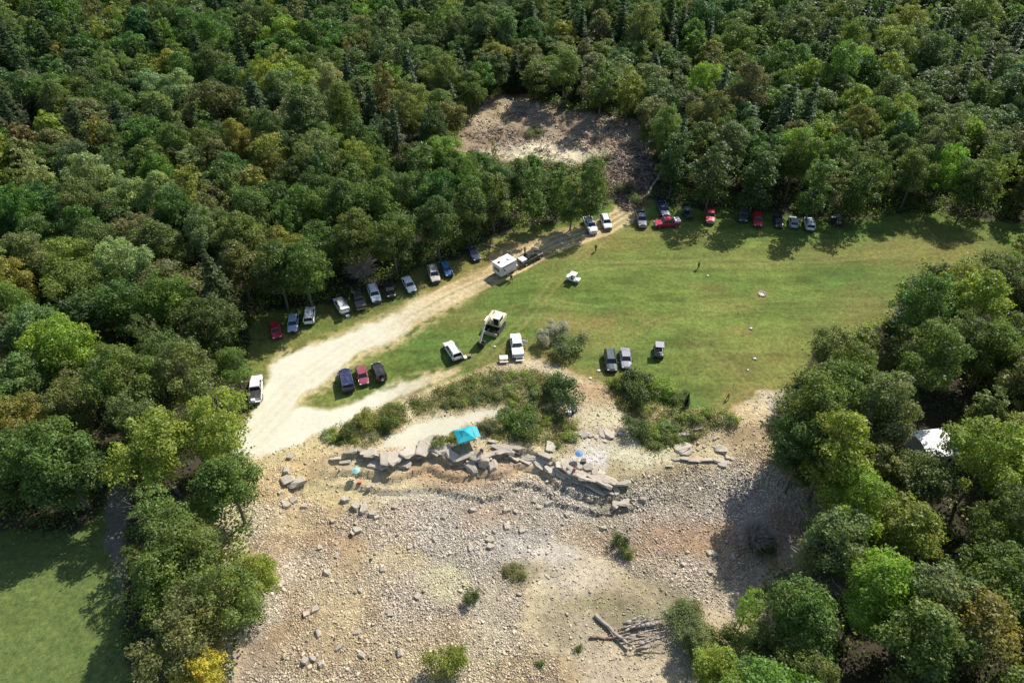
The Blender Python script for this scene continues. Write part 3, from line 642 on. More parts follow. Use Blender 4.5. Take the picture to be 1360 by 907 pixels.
def in_clear(px, py, shrink=0.0):
    r_ = np.zeros(np.shape(px), bool)
    for p in (CLEAR_MAIN, CLEAR_FAR, CLEAR_LAWN, HOUSE_GAP): r_ |= sdpoly(px, py, p) > shrink
    return r_
def jit(c, a=.16): return tuple(max(.004, v*(1+random.uniform(-a, a))) for v in c)
# trees that stand out in the photograph: crown centre (px), kind, height, radius, tint
FEATURE = [(338,128,'conifer',19,5.2,'deep blue-green'),(242,122,'broad',17,4.8,'pale silvery green'),(118,235,'broad',16,5.2,'pale silvery green'),(170,258,'broad',15,4.4,'pale silvery green'),
 (215,258,'broad',15,4.2,'pale silvery green'),(160,345,'broad',15,4.6,'pale silvery green'),(130,182,'broad',15,3.8,'orange-tinged'),(68,172,'broad',15,4.2,'yellow-green'),(20,560,'broad',14,4.0,'orange-tinged'),
 (80,455,'broad',16,4.6,'lime green'),(60,600,'broad',17,5.4,'mid green'),(200,590,'broad',15,5.2,'yellow-green'),(285,560,'broad',14,4.8,'yellow-green'),(160,500,'broad',16,4.8,'olive green'),
 (240,490,'broad',15,4.6,'brownish'),(265,893,'broad',9,3.0,'golden yellow'),(240,720,'broad',13,4.6,'olive green'),(300,640,'broad',13,4.6,'mid green'),(290,790,'broad',12,4.2,'olive green'),(215,760,'broad',12,4.2,'olive green'),
 (240,840,'broad',12,4.4,'brownish'),(335,760,'broad',8,2.8,'yellow-green'),(1140,88,'broad',17,5.4,'lime green'),(935,108,'broad',17,4.6,'lime green'),(1075,105,'broad',17,4.4,'yellow-green'),
 (1140,168,'broad',16,4.8,'orange-tinged'),(945,150,'broad',17,4.6,'brownish'),(1090,180,'slim',15,3.4,'lime green'),(1300,130,'broad',15,4.4,'mid green'),(1285,180,'broad',14,4.0,'yellow-green'),
 (1195,150,'broad',16,4.6,'yellow-green'),(1110,590,'broad',17,5.0,'yellow-green'),(1085,545,'broad',17,5.0,'olive green'),(1072,590,'broad',15,4.0,'dark green'),(1140,660,'broad',14,4.2,'lime green'),(1170,775,'broad',14,4.4,'lime green'),(1230,850,'broad',15,5.0,'olive green'),
 (1290,830,'broad',15,5.0,'orange-tinged'),(1110,520,'broad',16,5.0,'olive green'),(1180,540,'broad',17,4.8,'grey-green'),(1240,470,'broad',17,5.0,'olive green'),(1230,400,'broad',17,5.0,'mid green'),
 (1300,400,'broad',17,5.0,'yellow-green'),(1340,500,'broad',17,5.0,'olive green'),(1320,600,'broad',16,5.0,'yellow-green'),(998,800,'feather',9,1.8,'lime green'),(1010,850,'broad',7,2.0,'brownish'),
 (955,885,'broad',8,3.0,'lime green'),(1075,893,'broad',10,3.4,'olive green'),(925,845,'broad',4.5,2.2,'grey-green'),(1240,800,'broad',15,5,'grey-green'),(1330,770,'broad',15,5,'mid green'),
 (628,222,'feather',15,1.3,'olive green'),(657,215,'feather',16,1.2,'brownish'),(708,245,'slim',15,3.1,'mid green'),(655,250,'slim',15,3.4,'olive green'),(760,255,'slim',13,3.2,'olive green'),(790,240,'slim',15,3.3,'mid green'),(625,265,'slim',15,3.6,'mid green'),
 (560,220,'slim',17,4.0,'mid green'),(540,150,'broad',16,4.4,'brownish'),(585,95,'broad',16,4.6,'olive green'),(750,90,'broad',16,4.8,'olive green'),(800,100,'slim',16,4,'mid green'),(835,110,'slim',15,4,'yellow-green'),
 (475,210,'broad',15,4,'yellow-green'),(400,350,'broad',15,4.6,'mid green'),(365,350,'broad',15,4.5,'dark green'),(470,310,'broad',15,4.5,'olive green'),(520,310,'broad',14,4.5,'mid green'),(580,290,'broad',14,4.5,'dark green'),
 (950,220,'slim',16,4.2,'dark green'),(1010,225,'slim',16,4.2,'dark green'),(1090,235,'slim',16,4.0,'mid green'),(1150,235,'slim',15,3.6,'mid green'),(1220,220,'broad',15,4.4,'olive green'),(1300,235,'broad',14,4.4,'olive green'),
 (900,200,'slim',16,4,'dark green'),(85,624,'broad',12,4.6,'dark green'),(25,618,'broad',12,4.6,'mid green'),(1330,370,'broad',15,4.6,'brownish')]
def base_at(u, v, zc):
    z = 0.
    for _ in range(6): x, y = unplane(u, v, z+zc); z = float(height(x, y))
    return x, y, z
taken = []
def grid_ok(x, y, d):
    for (a, b, e) in taken:
        if abs(a-x) < 9 and abs(b-y) < 9 and (a-x)**2+(b-y)**2 < (0.5*(d+e))**2: return False
    return True
HX, HY, _ = base_at(1245, 584, 3.6)
for (u, v, kd, T, R, tn) in FEATURE:
    x, y, z = base_at(u, v, T*.7)
    if -3 < (x-HX)*.63+(y-HY)*.78 < 14 and abs((x-HX)*.78-(y-HY)*.63) < 4.5: continue
    trees.append((x, y, z, kd, T, R, tn, jit(TINT[tn], .06))); taken.append((x, y, R*1.55))
from collections import defaultdict
cells = defaultdict(list)
for t in taken: cells[(int(t[0]//10), int(t[1]//10))].append(t)
def ok_cell(x, y, d):
    ci_, cj = int(x//10), int(y//10)
    for i in (-1, 0, 1):
        for j in (-1, 0, 1):
            for (a, b, e) in cells[(ci_+i, cj+j)]:
                if (a-x)**2+(b-y)**2 < (0.5*(d+e))**2: return False
    return True
def zone(u, v, y):
    """tint weights by part of the picture"""
    if v < 330 and u < 640: return [('dark green',4),('deep blue-green',2),('mid green',7),('olive green',3),('yellow-green',1.6),('grey-green',3.0),('brownish',.5),('pale silvery green',1.0),('orange-tinged',.12)]
    if u < 420: return [('olive green',5),('yellow-green',3),('mid green',4),('dark green',2),('brownish',1.5),('grey-green',2),('lime green',.6),('orange-tinged',.25)]
    if v < 130: return [('dark green',4),('mid green',4),('olive green',3),('grey-green',3),('yellow-green',1),('deep blue-green',2),('brownish',.8)]
    if v < 320: return [('mid green',4),('olive green',3.5),('dark green',3),('yellow-green',2),('grey-green',1.6),('brownish',1)]
    return [('olive green',5),('mid green',3.5),('yellow-green',3),('grey-green',2),('lime green',.8),('dark green',1.5),('brownish',.8)]
HX, HY, _ = base_at(1245, 584, 3.6)
tr_ = random.Random(11)
cand = [(tr_.uniform(-250, 260), tr_.uniform(-5, 318)) for _ in range(60000)]
cx_ = np.array([c[0] for c in cand]); cy_ = np.array([c[1] for c in cand]); cz_ = height(cx_, cy_)
cu_, cv_ = project(cx_, cy_, cz_); cu2, cv2 = project(cx_, cy_, cz_+14)
vis = (np.minimum(cu_, cu2) < 1360+160) & (np.maximum(cu_, cu2) > -160) & (cv2 < 907+230) & (cv_ > -170)
nin = ~in_clear(cu_, cv_, 0)
far_lim = (cy_ > 14)
for (x, y), z, u, v, a, b, c_ in zip(cand, cz_, cu_, cv_, vis, nin, far_lim):
    if not (a and b and c_): continue
    zn = zone(u, v-60, y)
    kd = tr_.choices(['broad', 'conifer', 'slim', 'feather'], [7.2, 1.0 if (v < 230) else .2, 1.2 if v < 330 else .4, .8])[0]
    T = tr_.uniform(12.5, 17.5) if y > 95 else tr_.uniform(11, 15.5); R = tr_.uniform(3.6, 5.2) if kd == 'broad' else tr_.uniform(2.6, 3.9)
    if y > 150: R *= tr_.uniform(1.0, 1.35); T *= tr_.uniform(.9, 1.2)
    if kd == 'conifer': T *= 1.1
    if 95 < v < 215 and 560 < u < 900: T = min(T, 11.5)
    d = R*1.42
    if not ok_cell(x, y, d) or (-3 < (x-HX)*.63+(y-HY)*.78 < 14 and abs((x-HX)*.78-(y-HY)*.63) < 3.8): continue
    good = False
    for sc in (1, .85, .68, .5):
        px, py = project(*crown_pts(x, y, z, T*sc, R*(sc+.1)))
        if not in_clear(px, py, 1.5).any(): good = True; break
    if not good: continue
    T *= sc; R *= (sc+.1)
    tn = tr_.choices([q[0] for q in zn], [q[1] for q in zn])[0]
    cf = 1.0
    if kd == 'conifer': tn = tr_.choice(['dark green', 'deep blue-green', 'dark green']); cf = .68
    trees.append((x, y, z, kd, T, R, tn, jit(tuple(q*cf for q in TINT[tn]), .18))); cells[(int(x//10), int(y//10))].append((x, y, d))
print('trees', len(trees))
# which ones the photograph shows
info = []
for t in trees:
    x, y, z, kd, T, R, tn, c = t; u, v = project(x, y, z+T*.7); dist = math.dist((x, y, z+T*.7), (0, 0, CAM_H)); s = FPX*R/dist
    info.append((float(u), float(v), s, -s < u < PW+s and -s < v < PH+s))
LAND = [('the red hatchback',366,440),('the white boxy car',411,419),('the black pickup',476,398),('the white sedan',543,377),('the blue car',593,358),('the camper trailer',672,357),
 ('the roadside white pickup',340,515),('the dirt ramp',360,590),("the rubble's left edge",330,720),('the driveway',155,690),('the lawn corner',100,710),("the rubble's near-left end",310,890),("the left edge's middle",0,430),
 ('the upper left corner',0,20),('the far clearing\'s left end',610,190),('the far clearing\'s back edge',740,140),('the brush heap',840,240),('the red pickup side-on',885,296),('the red utility vehicle',1005,293),('the field\'s far right tip',1340,320),
 ('the field\'s right edge',1190,420),('the field\'s lower right corner',1050,500),('the white roof',1243,584),('the shaded rubble',1010,640),('the log heap',840,840),('the lower right corner',1340,880),('the upper right corner',1340,30),
 ("the top edge's middle",680,10),('the top edge left of centre',340,10),('the top edge right of centre',1020,10),('the upper left edge',10,220),('the right edge\'s middle',1350,600),('the bare grey tree',1100,740),('the mid left forest',200,330)]
LW = [(n, *unplane(u, v, 5 if n.startswith(('the top', 'the upper', 'the left e', 'the right e', 'the lower', 'the middle', 'the left p')) else 0)) for n, u, v in LAND]
KN = {'broad': ('broadleaf_tree', 'broadleaf tree'), 'slim': ('slender_tree', 'tall slender tree'), 'conifer': ('conifer_tree', 'conical conifer'), 'feather': ('feathery_tree', 'feathery tree')}
GRP = {'broad': 'broadleaf trees of the forest', 'slim': 'tall slender trees of the forest', 'conifer': 'conifers among the broadleaf trees', 'feather': 'feathery trees of the forest'}
solo = []
for kd in KN:
    ii = [i for i, t in enumerate(trees) if t[3] == kd and info[i][3]]; ii.sort(key=lambda i: -info[i][2]); solo += ii[:298]
solo = set(solo); bykey = defaultdict(list)
for i in solo:
    x, y = trees[i][:2]; best = min(LW, key=lambda l: (l[1]-x)**2+(l[2]-y)**2); dx, dy = x-best[1], y-best[2]
    side = ('right of ' if dx > 0 else 'left of ') if abs(dx) > abs(dy) else ('behind ' if dy > 0 else 'nearer than ')
    sz_ = 'large ' if trees[i][5] > 4.6 else ('small ' if trees[i][5] < 3 else '')
    bykey[(trees[i][3], trees[i][6], side, best[0], sz_)].append((math.hypot(dx, dy), i))
for (kd, tn, side, ln, sz_), lst in bykey.items():
    lst.sort()
    for k, (_, i) in enumerate(lst):
        x, y, z, _, T, R, _, c = trees[i]; nm, kn = KN[kd]; r = random.Random(i)
        if len(lst) == 1: lab = '%s%s %s %s%s' % (sz_, tn, kn, side, ln)
        else: lab = ('%s nearest %s%s %s %s%s' % (ordinal(k).strip(), sz_, tn, kn, side, ln)).strip()
        e = empty(nm, (x, y, z), r.uniform(0, 6.28)); e.scale = (R/RAD[kd], R/RAD[kd], T/TREE_H); tag(e, lab, 'tree', GRP[kd])
        vi = r.randrange(len(VAR[kd])); o = link(bpy.data.objects.new('crown', VAR[kd][vi]), e); o.color = (*c, 1)
        link(bpy.data.objects.new('trunk', TR[kd][r.randrange(3)]), e)
# the rest of the wood as one mass of instanced trees
rest = [t for i, t in enumerate(trees) if i not in solo]
fcol = bpy.data.collections.new('forest_kinds')
KI = {}
for q, (kd, fn) in enumerate((('broad', lambda s: broadleaf(s, None, .55, .56)), ('conifer', lambda s: conifer(s, .5, .75)), ('feather', lambda s: broadleaf(s, None, .55, .42, 3.6, nb=40, br=(.5, 1.2))), ('slim', lambda s: broadleaf(s, None, .6, .48, 2.9, low=.14, br=(.7, 1.5))))):
    KI[kd] = []
    for k in range(4 if kd == 'broad' else 2):
        V_, F_, T, Z = fn(700+q*10+k); tv, tf = trunk_geo(TREE_H, .22, 4, np.random.default_rng(k)); nv = len(V_)
        me = raw_mesh('far_tree', np.concatenate([V_, tv]), np.concatenate([F_, tf+nv]), [M['leaf_far'], M['bark']], False,
            {'tone': ('FLOAT', np.concatenate([T, np.ones(len(tv))])), 'warm': ('FLOAT', np.concatenate([Z, np.zeros(len(tv))]))}, np.r_[np.zeros(len(F_)), np.ones(len(tf))])
        KI[kd].append(len(fcol.objects)); fcol.objects.link(bpy.data.objects.new('kind_%s_%02d' % ('abcdefgh'[q], k), me))
names = sorted(o.name for o in fcol.objects); order = {n: i for i, n in enumerate(names)}; objs = [o.name for o in fcol.objects]
pts = np.array([t[:3] for t in rest]); fm = bpy.data.meshes.new('distant_forest'); fm.vertices.add(len(pts)); fm.vertices.foreach_set('co', pts.astype(np.float32).ravel())
r = random.Random(3)
a = fm.attributes.new('vi', 'INT', 'POINT'); a.data.foreach_set('value', [order[objs[r.choice(KI[t[3]])]] for t in rest])
a = fm.attributes.new('tint', 'FLOAT_COLOR', 'POINT'); a.data.foreach_set('color', [v for t in rest for v in (*t[7], 1)])
a = fm.attributes.new('rot', 'FLOAT_VECTOR', 'POINT'); a.data.foreach_set('vector', [v for t in rest for v in (0, 0, r.uniform(0, 6.28))])
a = fm.attributes.new('scl', 'FLOAT_VECTOR', 'POINT'); a.data.foreach_set('vector', [v for t in rest for v in (t[5]/RAD[t[3]], t[5]/RAD[t[3]], t[4]/TREE_H)])
fo = tag(link(bpy.data.objects.new('distant_forest', fm)), kind='stuff')
g = bpy.data.node_groups.new('forest', 'GeometryNodeTree'); g.is_modifier = True
g.interface.new_socket('Geometry', in_out='INPUT', socket_type='NodeSocketGeometry'); g.interface.new_socket('Geometry', in_out='OUTPUT', socket_type='NodeSocketGeometry')
gi = g.nodes.new('NodeGroupInput'); go = g.nodes.new('NodeGroupOutput'); ip = g.nodes.new('GeometryNodeInstanceOnPoints'); cinf = g.nodes.new('GeometryNodeCollectionInfo')
cinf.inputs['Collection'].default_value = fcol; cinf.inputs['Separate Children'].default_value = True; cinf.inputs['Reset Children'].default_value = True; ip.inputs['Pick Instance'].default_value = True
def nat(nm, tp): n = g.nodes.new('GeometryNodeInputNamedAttribute'); n.data_type = tp; n.inputs['Name'].default_value = nm; return n.outputs['Attribute']
g.links.new(gi.outputs[0], ip.inputs['Points']); g.links.new(cinf.outputs[0], ip.inputs['Instance']); g.links.new(nat('vi', 'INT'), ip.inputs['Instance Index'])
g.links.new(nat('rot', 'FLOAT_VECTOR'), ip.inputs['Rotation']); g.links.new(nat('scl', 'FLOAT_VECTOR'), ip.inputs['Scale']); g.links.new(ip.outputs[0], go.inputs[0])
fo.modifiers.new('forest', 'NODES').node_group = g
print('individual trees', len(solo), 'rest', len(rest))

# leafless grey trees and fallen trunks
def bare_tree(u, v, H, R, label, colr=(.22,.2,.2)):
    x, y, z = ground_at(u, v) if H < 6 else base_at(u, v, H*.6)
    e = empty('bare_tree', (x, y, z)); V_, F_ = trunk_geo(H, .13*H/8, 9, np.random.default_rng(int(u))); link(bpy.data.objects.new('trunk', raw_mesh('trunk', V_, F_, [M['deadwood']], True)), e)
    link(bpy.data.objects.new('twigs', twigs(int(u), H, R, int(600), M['deadwood'])), e); tag(e, label, 'tree')
bare_tree(1103, 745, 9, 4.2, 'leafless grey tree at the right edge of the rubble, left of the lime green crown')
bare_tree(1045, 560, 4, 3.2, 'leafless greyish brush tree at the lower right corner of the field')
bare_tree(1000, 720, 4.5, 2.6, 'leafless thin shrub on the shaded edge of the rubble')
bare_tree(478, 345, 8, 3.0, 'leafless grey tree behind the black pickup under the trees')

# ---------------------------------------------------------------- shrubs
SHR = [mk('foliage', *blob_leaves(np.random.default_rng(k).uniform([-.7,-.7,.3],[.7,.7,.9],(9,3)), np.random.default_rng(k).uniform(.35,.65,9), 26, .17, np.random.default_rng(60+k)), M['leaf']) for k in range(4)]
SHB = [mk('foliage', *blob_leaves(np.random.default_rng(k).uniform([-.75,-.75,.2],[.75,.75,.95],(26,3)), np.random.default_rng(k).uniform(.2,.42,26), 95, .085, np.random.default_rng(70+k)), M['leaf']) for k in range(3)]
SST = []
for k in range(3):
    V_, F_ = trunk_geo(1.2, .05, 6, np.random.default_rng(80+k)); SST.append(raw_mesh('stem', V_, F_, [M['bark']], True))
def shrub(u, v, w, h, tn, label, group=None, name='shrub', c=None):
    x, y, z = ground_at(u, v); e = empty(name, (x, y, z-.08), random.uniform(0, 6.28)); e.scale = (w/2.2, w/2.2, h/1.4)
    o = link(bpy.data.objects.new('foliage', random.choice(SHB if w > 2.3 else SHR)), e); o.color = (*(c or jit(TINT[tn], .12)), 1); link(bpy.data.objects.new('stem', random.choice(SST)), e); tag(e, label, 'shrub', group)
shrub(752,466,6.8,3.8,'mid green','big round leafy green bush standing alone in the grass beside the picnic tables', c=(.15,.20,.09))
for k, (du, dv) in enumerate(((-9,-10),(0,-13),(10,-10),(-15,-1))):
    shrub(738+du, 454+dv+4, 3.4, 3.9, '', ['leftmost upper','middle','right upper','lower left'][k]+' whitish lilac flowering shrub on the top of the round green bush', 'lilac flowering shrubs by the round green bush', 'flowering_shrub', (.50,.46,.50))
shrub(752,530,7.0,4.6,'dark green','large dark green bush casting shade on the bank below the round bush'); shrub(742,512,5,2.8,'mid green','mid green bush on the upper bank left of the dark bush')
shrub(850,520,7.4,4.2,'dark green','large dark green bush at the field edge below the two parked cars'); shrub(820,512,3.6,2.4,'olive green','olive bush left of the large dark bush at the field edge')
shrub(878,520,5,2.6,'lime green','bright green bush right of the large dark bush at the field edge'); shrub(897,530,4,2,'olive green','low olive bush near the black shadow stand-in at the field edge')
shrub(843,572,4.6,2.6,'dark green','dark bush at the right rim of the stony hollow'); shrub(688,562,6.0,3.2,'mid green','green bush on the bank right of the turquoise canopy'); shrub(700,575,4.6,2.4,'olive green','olive bush just below the green bush right of the canopy')
shrub(648,572,3.2,2,'grey-green','grey-green shrub touching the right side of the turquoise canopy'); shrub(582,590,2.8,1.6,'olive green','low olive shrub left of the turquoise canopy')
shrub(463,576,3.2,2.0,'dark green','dark bush at the left end of the weedy bank'); shrub(520,560,4.6,2.6,'mid green','dark bush at the right end of the left weedy bank'); shrub(490,562,4.4,2.2,'yellow-green','yellow-green bush in the middle of the left weedy bank')
shrub(628,795,2.6,1.8,'dark green','small dark green bush alone on the rubble below centre'); shrub(822,722,2.8,2.6,'dark green','dark green shrub on the rubble right of centre'); shrub(832,738,2.4,1.8,'olive green','olive shrub just below the dark shrub right of centre')
shrub(592,893,5.0,4.2,'yellow-green','thin yellow-green bush at the bottom edge of the rubble'); shrub(608,880,3.0,3.4,'yellow-green','upper right yellow-green sprout of the bush at the bottom edge')
shrub(717,883,1.2,.8,'mid green','small green tuft on the near rubble'); shrub(768,862,1.1,.7,'mid green','small round green tuft left of the log heap'); shrub(684,758,3.4,1.0,'brownish','dead brown weeds on the rubble above the small dark bush')
shrub(905,830,5,2.8,'grey-green','grey-green bush at the right end of the log heap'); shrub(930,860,5,3,'mid green','mid green bush right of the log heap'); shrub(975,850,4,3,'olive green','olive bush at the foot of the lime green sapling')
shrub(915,810,3.6,1.6,'olive green','low olive shrub above the log heap'); shrub(830,255,5,2.6,'brownish','brown heap of brush beside the upper end of the dirt road', name='brush_heap'); shrub(843,268,4.4,2.2,'brownish','lower brown brush heap left of the grey pickup', name='brush_heap')
shrub(1010,728,4,2.2,'dark green','dark leafy shrub at the right edge below the shaded rubble'); shrub(1290,272,4,1.4,'orange-tinged','rusty low brush in shade at the far right edge of the field'); shrub(1210,268,6,1.8,'brownish','brownish low brush in shade behind the far field edge')
shrub(1128,300,4,1.4,'brownish','sunlit tan weeds right of the row of vehicles at the far edge'); shrub(712,180,6,1.6,'brownish','brown brush in the middle of the far clearing'); shrub(862,185,7,2.2,'yellow-green','sunlit green brush at the right side of the far clearing')
sh = random.Random(9); lst = []
for p in SCRUBS:
    us = [q[0] for q in p]; vs2 = [q[1] for q in p]
    for _ in range(int((max(us)-min(us))/4)):
        for _ in range(20):
            u, v = sh.uniform(min(us), max(us)), sh.uniform(min(vs2), max(vs2))
            if sdpoly(u, v, p) > 1: lst.append((u, v)); break
lst.sort()
for k, (u, v) in enumerate(lst):
    w = sh.uniform(1.0, 2.4); shrub(u, v, w, w*.42, sh.choice(['olive green','yellow-green','yellow-green','pale silvery green','grey-green','brownish']), ('leftmost' if k == 0 else ordinal(k).strip()+' from the left')+' of the low weedy shrubs along the bank', 'low weedy shrubs along the bank')
x, y, z = ground_at(911, 540); e = empty('shadow_stand_in', (x, y, z)); e.scale = (.2, .2, .2); o = link(bpy.data.objects.new('crown', VAR['conifer'][0]), e); o.color = (.012,.02,.014,1); link(bpy.data.objects.new('trunk', TR['conifer'][0]), e)  # small blackish conifer shape added in place of a cast shadow
tag(e, 'narrow black-green conifer imitating a cast shadow at the field edge right of the bushes', 'tree')

# undergrowth at the forest feet and weeds on the banks: uncountable
def cover(name, spots, per, spread, hgt, size, tints, seed):
    r = np.random.default_rng(seed); n = len(spots); P0 = np.repeat(spots, per, 0); d = r.normal(size=P0.shape)*np.array([spread, spread, hgt]); d[:, 2] = np.abs(d[:, 2])
    P0 = P0+d; Nn = r.normal(size=P0.shape)*.5+np.array([0, 0, .8]); V_, F_ = quads_from(P0, Nn, size*r.uniform(.6, 1.4, len(P0)), r)
    c = np.array(tints)[r.integers(0, len(tints), n)]*r.uniform(.7, 1.3, (n, 1)); c = np.repeat(np.concatenate([c, np.ones((n, 1))], 1), per*4, 0)
    me = raw_mesh(name, V_, F_, [M['leaf_col']], False, {'Col': ('FLOAT_COLOR', c), 'tone': ('FLOAT', np.repeat(r.uniform(.7, 1.3, len(P0)), 4)), 'warm': ('FLOAT', np.repeat(r.uniform(0, .4, len(P0)), 4))})
    return tag(link(bpy.data.objects.new(name, me)), kind='stuff')
m = 60000; ux = RNG.uniform(-130, 150, m); uy = RNG.uniform(20, 260, m); uz = height(ux, uy); uu, uv = project(ux, uy, uz)
inside = in_clear(uu, uv, 0); dd = np.maximum.reduce([sdpoly(uu, uv, p) for p in (CLEAR_MAIN, CLEAR_FAR, CLEAR_LAWN)])
kk = (~inside) & (RNG.random(m) < np.where(dd > -40, .5, .16)) & (uu > -60) & (uu < 1420)
cover('undergrowth', np.stack([ux[kk], uy[kk], uz[kk]], -1), 34, .9, .9, .42, [TINT['mid green'], TINT['olive green'], TINT['dark green'], TINT['yellow-green']], 5)
sc2 = sample(scrub, ux, uy); tuft = (~far[0, 0]) & (inside) & (RNG.random(m) < np.clip(sc2*.9+sample(quarry, ux, uy)*(1-sample(rubw, ux, uy))*.16*(sample(n8, ux, uy) > -.1), 0, 1)) & (sample(rd, ux, uy) < .2)
ax_ = RNG.uniform(-32, 55, 14000); ay_ = RNG.uniform(62, 104, 14000); ak = RNG.random(14000) < sample(scrub, ax_, ay_)*(.35+.9*sstep(-.2,.2,fbm(ax_, ay_, 5, 70)))*(1-sample(rl, ax_, ay_)); az_ = height(ax_, ay_)
cover('weeds', np.concatenate([np.stack([ux[tuft], uy[tuft], uz[tuft]], -1), np.stack([ax_[ak], ay_[ak], az_[ak]], -1)]), 24, .42, .22, .2, [TINT['olive green'], TINT['yellow-green'], (.14,.13,.05), TINT['mid green'], (.22,.18,.09)], 6)

# ---------------------------------------------------------------- vehicles (front = +X)
def body_rings(st, zb):
    """st: (x, half width, top height)"""
    rings = []
    for x, w, zt in st:
        half = [(w*.90, zb), (w, zb+.16), (w, zt-.22), (w*.97, zt-.07), (w*.84, zt), (w*.4, zt+.025)]
        rings.append([(x, a, b) for a, b in half]+[(x, -a, b) for a, b in half[::-1]])
    return rings
VT = {
 'sedan':    dict(L=4.7, W=1.84, hood=.92, belt=.96, tail=1.0, cab=(-1.75,1.15), roof=(-1.0,.35), z=1.45, name='sedan'),
 'hatch':    dict(L=4.2, W=1.78, hood=.95, belt=1.0, tail=1.05, cab=(-1.98,1.05), roof=(-1.45,.35), z=1.5, name='hatchback'),
 'suv':      dict(L=4.75, W=1.92, hood=1.08, belt=1.14, tail=1.16, cab=(-2.27,1.15), roof=(-1.95,.5), z=1.75, name='sport_utility_vehicle'),
 'van':      dict(L=5.2, W=2.02, hood=1.1, belt=1.15, tail=1.18, cab=(-2.5,1.75), roof=(-2.3,.95), z=1.85, name='minivan'),
 'pickup':   dict(L=5.6, W=2.0, hood=1.18, belt=1.2, tail=1.18, cab=(-.95,1.35), roof=(-.75,.7), z=1.88, name='pickup_truck'),
 'offroad':  dict(L=4.2, W=1.85, hood=1.12, belt=1.15, tail=1.15, cab=(-1.95,.75), roof=(-1.9,.5), z=1.84, name='off_road_vehicle')}
def wheel(x, y, r, root):
    s = 1 if y > 0 else -1; t = MB().tube((x, y-.11*s, r), (x, y+.11*s, r), r, n=20).build('wheel', M['tyre'], root, True)
    MB().tube((x, y+.10*s, r), (x, y+.13*s, r), r*.62, r*.55, 14).build('rim', M['rim'], t)
def make_vehicle(kd):
    p = VT[kd]; L, W = p['L']/2, p['W']/2; root = empty(p['name'], (0, -400, 0)); zb = .28 if kd in ('sedan', 'hatch') else .42
    c0, c1 = p['cab']; r0, r1 = p['roof']; bed = kd == 'pickup'
    st = [(-L, W*.80, p['tail']-.28), (-L+.12, W*.93, p['tail']-.04), (-L+.5, W*.985, p['tail'])]
    if bed:
        st = [(-L, W*.94, p['tail']-.03), (-L+.06, W*.98, p['tail']), (c0, W, p['belt'])]
    else: st += [(c0 if c0 > -L+.55 else -L+.7, W, p['belt'])]
    st += [(0, W, p['belt']), (c1, W*.99, p['hood']+.04), (L-.8, W*.965, p['hood']-.02), (L-.25, W*.90, p['hood']-.12), (L-.05, W*.80, p['hood']-.26), (L, W*.70, p['hood']-.4)]
    if bed:   # the body stops at the cab; the bed is an open box
        b = MB().loft(body_rings(st[2:], zb)); b.build('body', M['paint'], root)
        bx = MB(); bl = -L; bc = c0-.03; zc = (zb+.1+p['tail'])/2; hh = p['tail']-zb-.1
        for s in (-1, 1): bx.box(((bl+bc)/2, s*(W-.05), zc), (bc-bl, .1, hh), bev=.02)
        bx.box((bl+.05, 0, zc), (.1, 2*W-.2, hh)).box((bc-.05, 0, zc), (.08, 2*W-.2, hh)); bx.build('bed', M['paint'], root)
        MB().box(((bl+bc)/2, 0, zb+.22), (bc-bl-.2, 2*W-.2, .06)).build('bed_floor', M['black'], root)
    else: MB().loft(body_rings(st, zb)).build('body', M['paint'], root, False)
    gb, gr = W*.93, W*.74 if kd not in ('offroad', 'van') else W*.84
    zbel = min(p['belt'], p['hood'])-.03; zr = p['z']-.05
    rings = [[(c0, -gb, zbel), (c1, -gb*.94, zbel), (c1, gb*.94, zbel), (c0, gb, zbel)], [(r0, -gr, zr), (r1, -gr*.96, zr), (r1, gr*.96, zr), (r0, gr, zr)]]
    MB().loft(rings).build('windows', M['glass'], root)
    rf = MB(); mid = (r0+r1)/2
    rf.loft([[(r0-.05, -gr-.03, zr-.02), (r1+.05, -gr*.96-.03, zr-.02), (r1+.05, gr*.96+.03, zr-.02), (r0-.05, gr+.03, zr-.02)],
             [(r0, -gr+.02, zr+.055), (r1, -gr*.96+.02, zr+.05), (r1, gr*.96-.02, zr+.05), (r0, gr-.02, zr+.055)]])
    rfo = rf.build('roof', M['paint'], root)
    pl = MB()
    for s in (-1, 1):
        for (xb, xt, wb, wt, th) in ((c1, r1, gb*.94, gr*.96, .035), (c0, r0, gb, gr, .06), (c0*.35+c1*.65-.25, r0*.4+r1*.6-.2, gb*.96, gr*.98, .04)) + (((c0*.72+c1*.28, r0*.75+r1*.25, gb*.985, gr*.99, .05),) if kd in ('suv', 'van') else ()):
            pl.tube((xb, s*(wb+.012), zbel), (xt, s*(wt+.012), zr), th, th, 6)
    pl.build('pillars', M['paint'], root)
    rw = .33 if kd in ('sedan', 'hatch') else .38; fx, bx_ = L-.92, -L+.98 if bed else -L+.88
    for x in (fx, bx_):
        for s in (-1, 1):
            wheel(x, s*(W-.10), rw, root)
    ar = MB()
    for x in (fx, bx_): 
        for s in (-1, 1): ar.tube((x, s*(W-.3), rw+.03), (x, s*(W+.008), rw+.03), rw+.09, n=20)
    ar.build('wheel_arches', M['black'], root)
    for s in (-1, 1):
        MB().box((L-.16, s*W*.66, p['hood']-.24), (.2, .32, .15), bev=.03).build('headlight', M['lamp'], root)
        MB().box((-L+.03, s*W*.82, p['tail']-.28), (.1, .18, .3), bev=.02).build('tail_light', M['redlamp'], root)
        MB().box((c1-.28, s*(W+.08), p['belt']+.06), (.14, .2, .15), bev=.03).build('mirror', M['black'], root)
    MB().box((L-.04, 0, zb+.16), (.16, W*1.62, .2), bev=.04).build('front_bumper', M['chrome'] if bed else M['black'], root)
